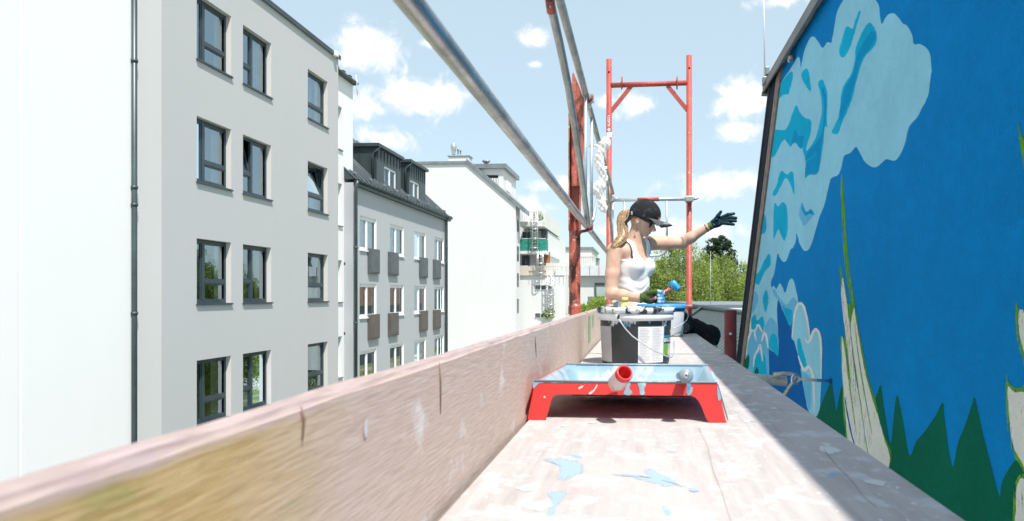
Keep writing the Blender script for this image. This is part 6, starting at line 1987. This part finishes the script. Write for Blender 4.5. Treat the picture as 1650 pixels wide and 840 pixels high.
HAIR = hair_mat(); random.seed(14)
m = MB()
guide = [J(1013, 341, 4.78), J(1006, 343, 4.77), J(1002, 353, 4.75), J(1003, 367, 4.72), J(1004, 380, 4.69), J(997, 391, 4.655), J(988, 399, 4.62)]
wid = [.016, .028, .032, .034, .037, .034, .02]
def catm(P, t):
    f = t * (len(P) - 1); k = min(int(f), len(P) - 2); u = f - k
    p0, p1, p2, p3 = P[max(k - 1, 0)], P[k], P[k + 1], P[min(k + 2, len(P) - 1)]
    return .5 * (2 * p1 + (p2 - p0) * u + (2 * p0 - 5 * p1 + 4 * p2 - p3) * u * u + (3 * p1 - p0 - 3 * p2 + p3) * u ** 3)
for i in range(620):
    an = random.uniform(0, 6.283); rr = math.sqrt(random.random()); L_ = random.uniform(.7, 1.12) if i % 9 else random.uniform(.3, .7); ph = random.uniform(0, 6)
    pts = []
    for t in np.linspace(0, L_, 11):
        t_ = min(t, 1); c = catm(guide, t_); w_ = np.interp(t_, np.linspace(0, 1, len(wid)), wid)
        o = np.array((math.cos(an + .5 * math.sin(ph + t * 5)) * rr * w_, math.sin(an) * rr * w_, .25 * w_ * math.sin(an * 2)))
        pts.append(c + o + np.array((.006 * math.sin(ph + t * 13), .004 * math.cos(ph + t * 11), 0)))
    m.tube(pts, [.0013] * 9 + [.001, .0004], 4)
pt = m.build('ponytail', HAIR, wm, False)
gh = Grid(np.array(guide).min(0) - .08, np.array(guide).max(0) + .08, .004)
for i in range(24):
    t0, t1 = i / 24, (i + 1) / 24; wv = lambda t: float(np.interp(t, np.linspace(0, 1, len(wid)), wid)) * .80
    gh.cap(catm(guide, t0), catm(guide, t1), wv(t0), wv(t1), .004)
gh.mesh('ponytail_core', HAIR, wm)
m = MB()                                                     # combed hair between cap and neck
for i in range(240):
    s_ = 1 if random.random() < .8 else -1
    f0 = random.uniform(-.085, -.005); st = HC + hF * f0 + hR * s_ * math.sqrt(max(.0001, 1 - (f0 / .1) ** 2)) * .074 + hU * random.uniform(-.025, .01)
    en = HC - hF * random.uniform(.090, .108) + hR * random.uniform(-.02, .02) - hU * random.uniform(-.01, .05)
    md_ = (st + en) / 2; dv = md_ - HC; dv[2] *= .6; md_ = HC + (md_ - HC) * (.088 / max(.03, np.linalg.norm(md_ - HC))) * random.uniform(.9, 1.0) if np.linalg.norm(md_ - HC) < .088 else md_
    m.tube([st, md_, en], [.0022, .0024, .0015], 4)
m.build('combed_hair', simple('brown_blond_hair', lin(.20, .11, .055), .5, 0, .4, 90), wm, False)
# shoe with worn sole towards the camera
sh = Grid(J(1100, 528, 4.66) - .16, J(1100, 528, 4.66) + .16, .005)
sc = J(1100.5, 528.5, 4.66)
sh.ell(sc + np.array((0, .035, .0)), ((1, 0, .12), (0, 1, 0), (-.12, 0, 1)), (.072, .05, .056), 0)
x, y, z = np.meshgrid(*sh.ax, indexing='ij')
shoe = sh.mesh('shoe', cloth('dark_shoe_leather', lin(.015, .015, .017), lin(.03, .03, .03), 30), wm, np.maximum(np.maximum(sh.D, -(y - sc[1] + .004)), -(z - .003)))
sole = np.maximum(np.maximum(sh.D - .004, y - sc[1] + .002), np.maximum(-(y - sc[1] + .012), -(z - .003)))
sh.mesh('shoe_sole', cloth('worn_grey_sole', lin(.10, .095, .09), lin(.20, .19, .17), 22, .5), wm, sole)

# small roller in the right hand
ro = empty('mini_roller', J(1078, 466, 4.42), 'small blue paint roller with red handle held in the gloved hand', 'paint roller')
m = MB(); a, b, c = J(1048, 484.5, 4.43), J(1070, 472.5, 4.42), J(1079, 465, 4.42)
m.tube([a, b, c], [.011, .012, .010], 12); m.build('grip', plastic('red_white_grip', lin(.55, .05, .07), .35, [(lin(.68, .68, .70), .50, 28)]), ro)
p1, p2 = J(1083.5, 455.5, 4.42), J(1091.5, 464.5, 4.42)
m = MB(); m.tube([c, J(1076.5, 460, 4.42), J(1078, 455.5, 4.42), J(1082, 454.2, 4.42), p1, p2], .0036, 8); m.build('wire_arm', simple('blue_coated_wire', lin(.03, .22, .45), .4), ro)
axv = Vector(p2 - p1); 
m = MB(); m.lathe([(0, -.008), (.017, -.008), (.0215, -.003), (.0215, axv.length + .006), (.017, axv.length + .012), (0, axv.length + .012)], p1, 22, ax=axv)
m.build('roller_sleeve', plastic('wet_blue_roller', lin(.015, .30, .58), .45, [(lin(.10, .42, .66), .55, 40)]), ro)

# -------- crumpled plastic film knotted round the far guard rail
Yf = 3.78
fe = empty('plastic_film', onY(968, 280, Yf), 'crumpled white plastic film knotted round the far guard rail', 'plastic film')
c0 = np.array(onY(966, 283, Yf))
fg = Grid(c0 - np.array((.12, .09, .24)), c0 + np.array((.12, .09, .26)), .0042)
I3 = ((1, 0, 0), (0, 1, 0), (0, 0, 1)); pm_ = 1100 / Yf
for (x, y, rx, rz, k, tl) in ((976, 230, 7, 9, .012, .4), (969, 244, 6.5, 12, .012, -.3), (966, 263, 6.5, 15, .012, .15), (968, 282, 2.6, 9, .01, 0), (965, 302, 10.5, 9, .012, .5), (962, 311, 6, 5, .01, 0),
                          (966, 318, 3, 6, .01, 0), (970, 328, 4.5, 10, .01, -.35), (974, 337, 4.5, 6, .01, .2), (955, 235, 9, 2.2, .006, .1), (976, 283, 2.5, 9, .006, .3)):
    A_ = ((math.cos(tl), 0, math.sin(tl)), (0, 1, 0), (-math.sin(tl), 0, math.cos(tl)))
    fg.ell(np.array(onY(x, y, Yf)), A_, (rx * 1.25 / pm_, min(rx, rz) / pm_ * .8, rz * 1.12 / pm_), .02)
x, y, z = np.meshgrid(*fg.ax, indexing='ij')
cr = .002 * np.sin(x * 150 + z * 60 + 40 * y) * np.sin(z * 70 - x * 90) + .0016 * np.sin(z * 190 + x * 220 + y * 160) - .002 + .004 * np.abs(np.sin(x * 130 - z * 60 + y * 80))
fg.mesh('film', FILM, fe, fg.D + cr)
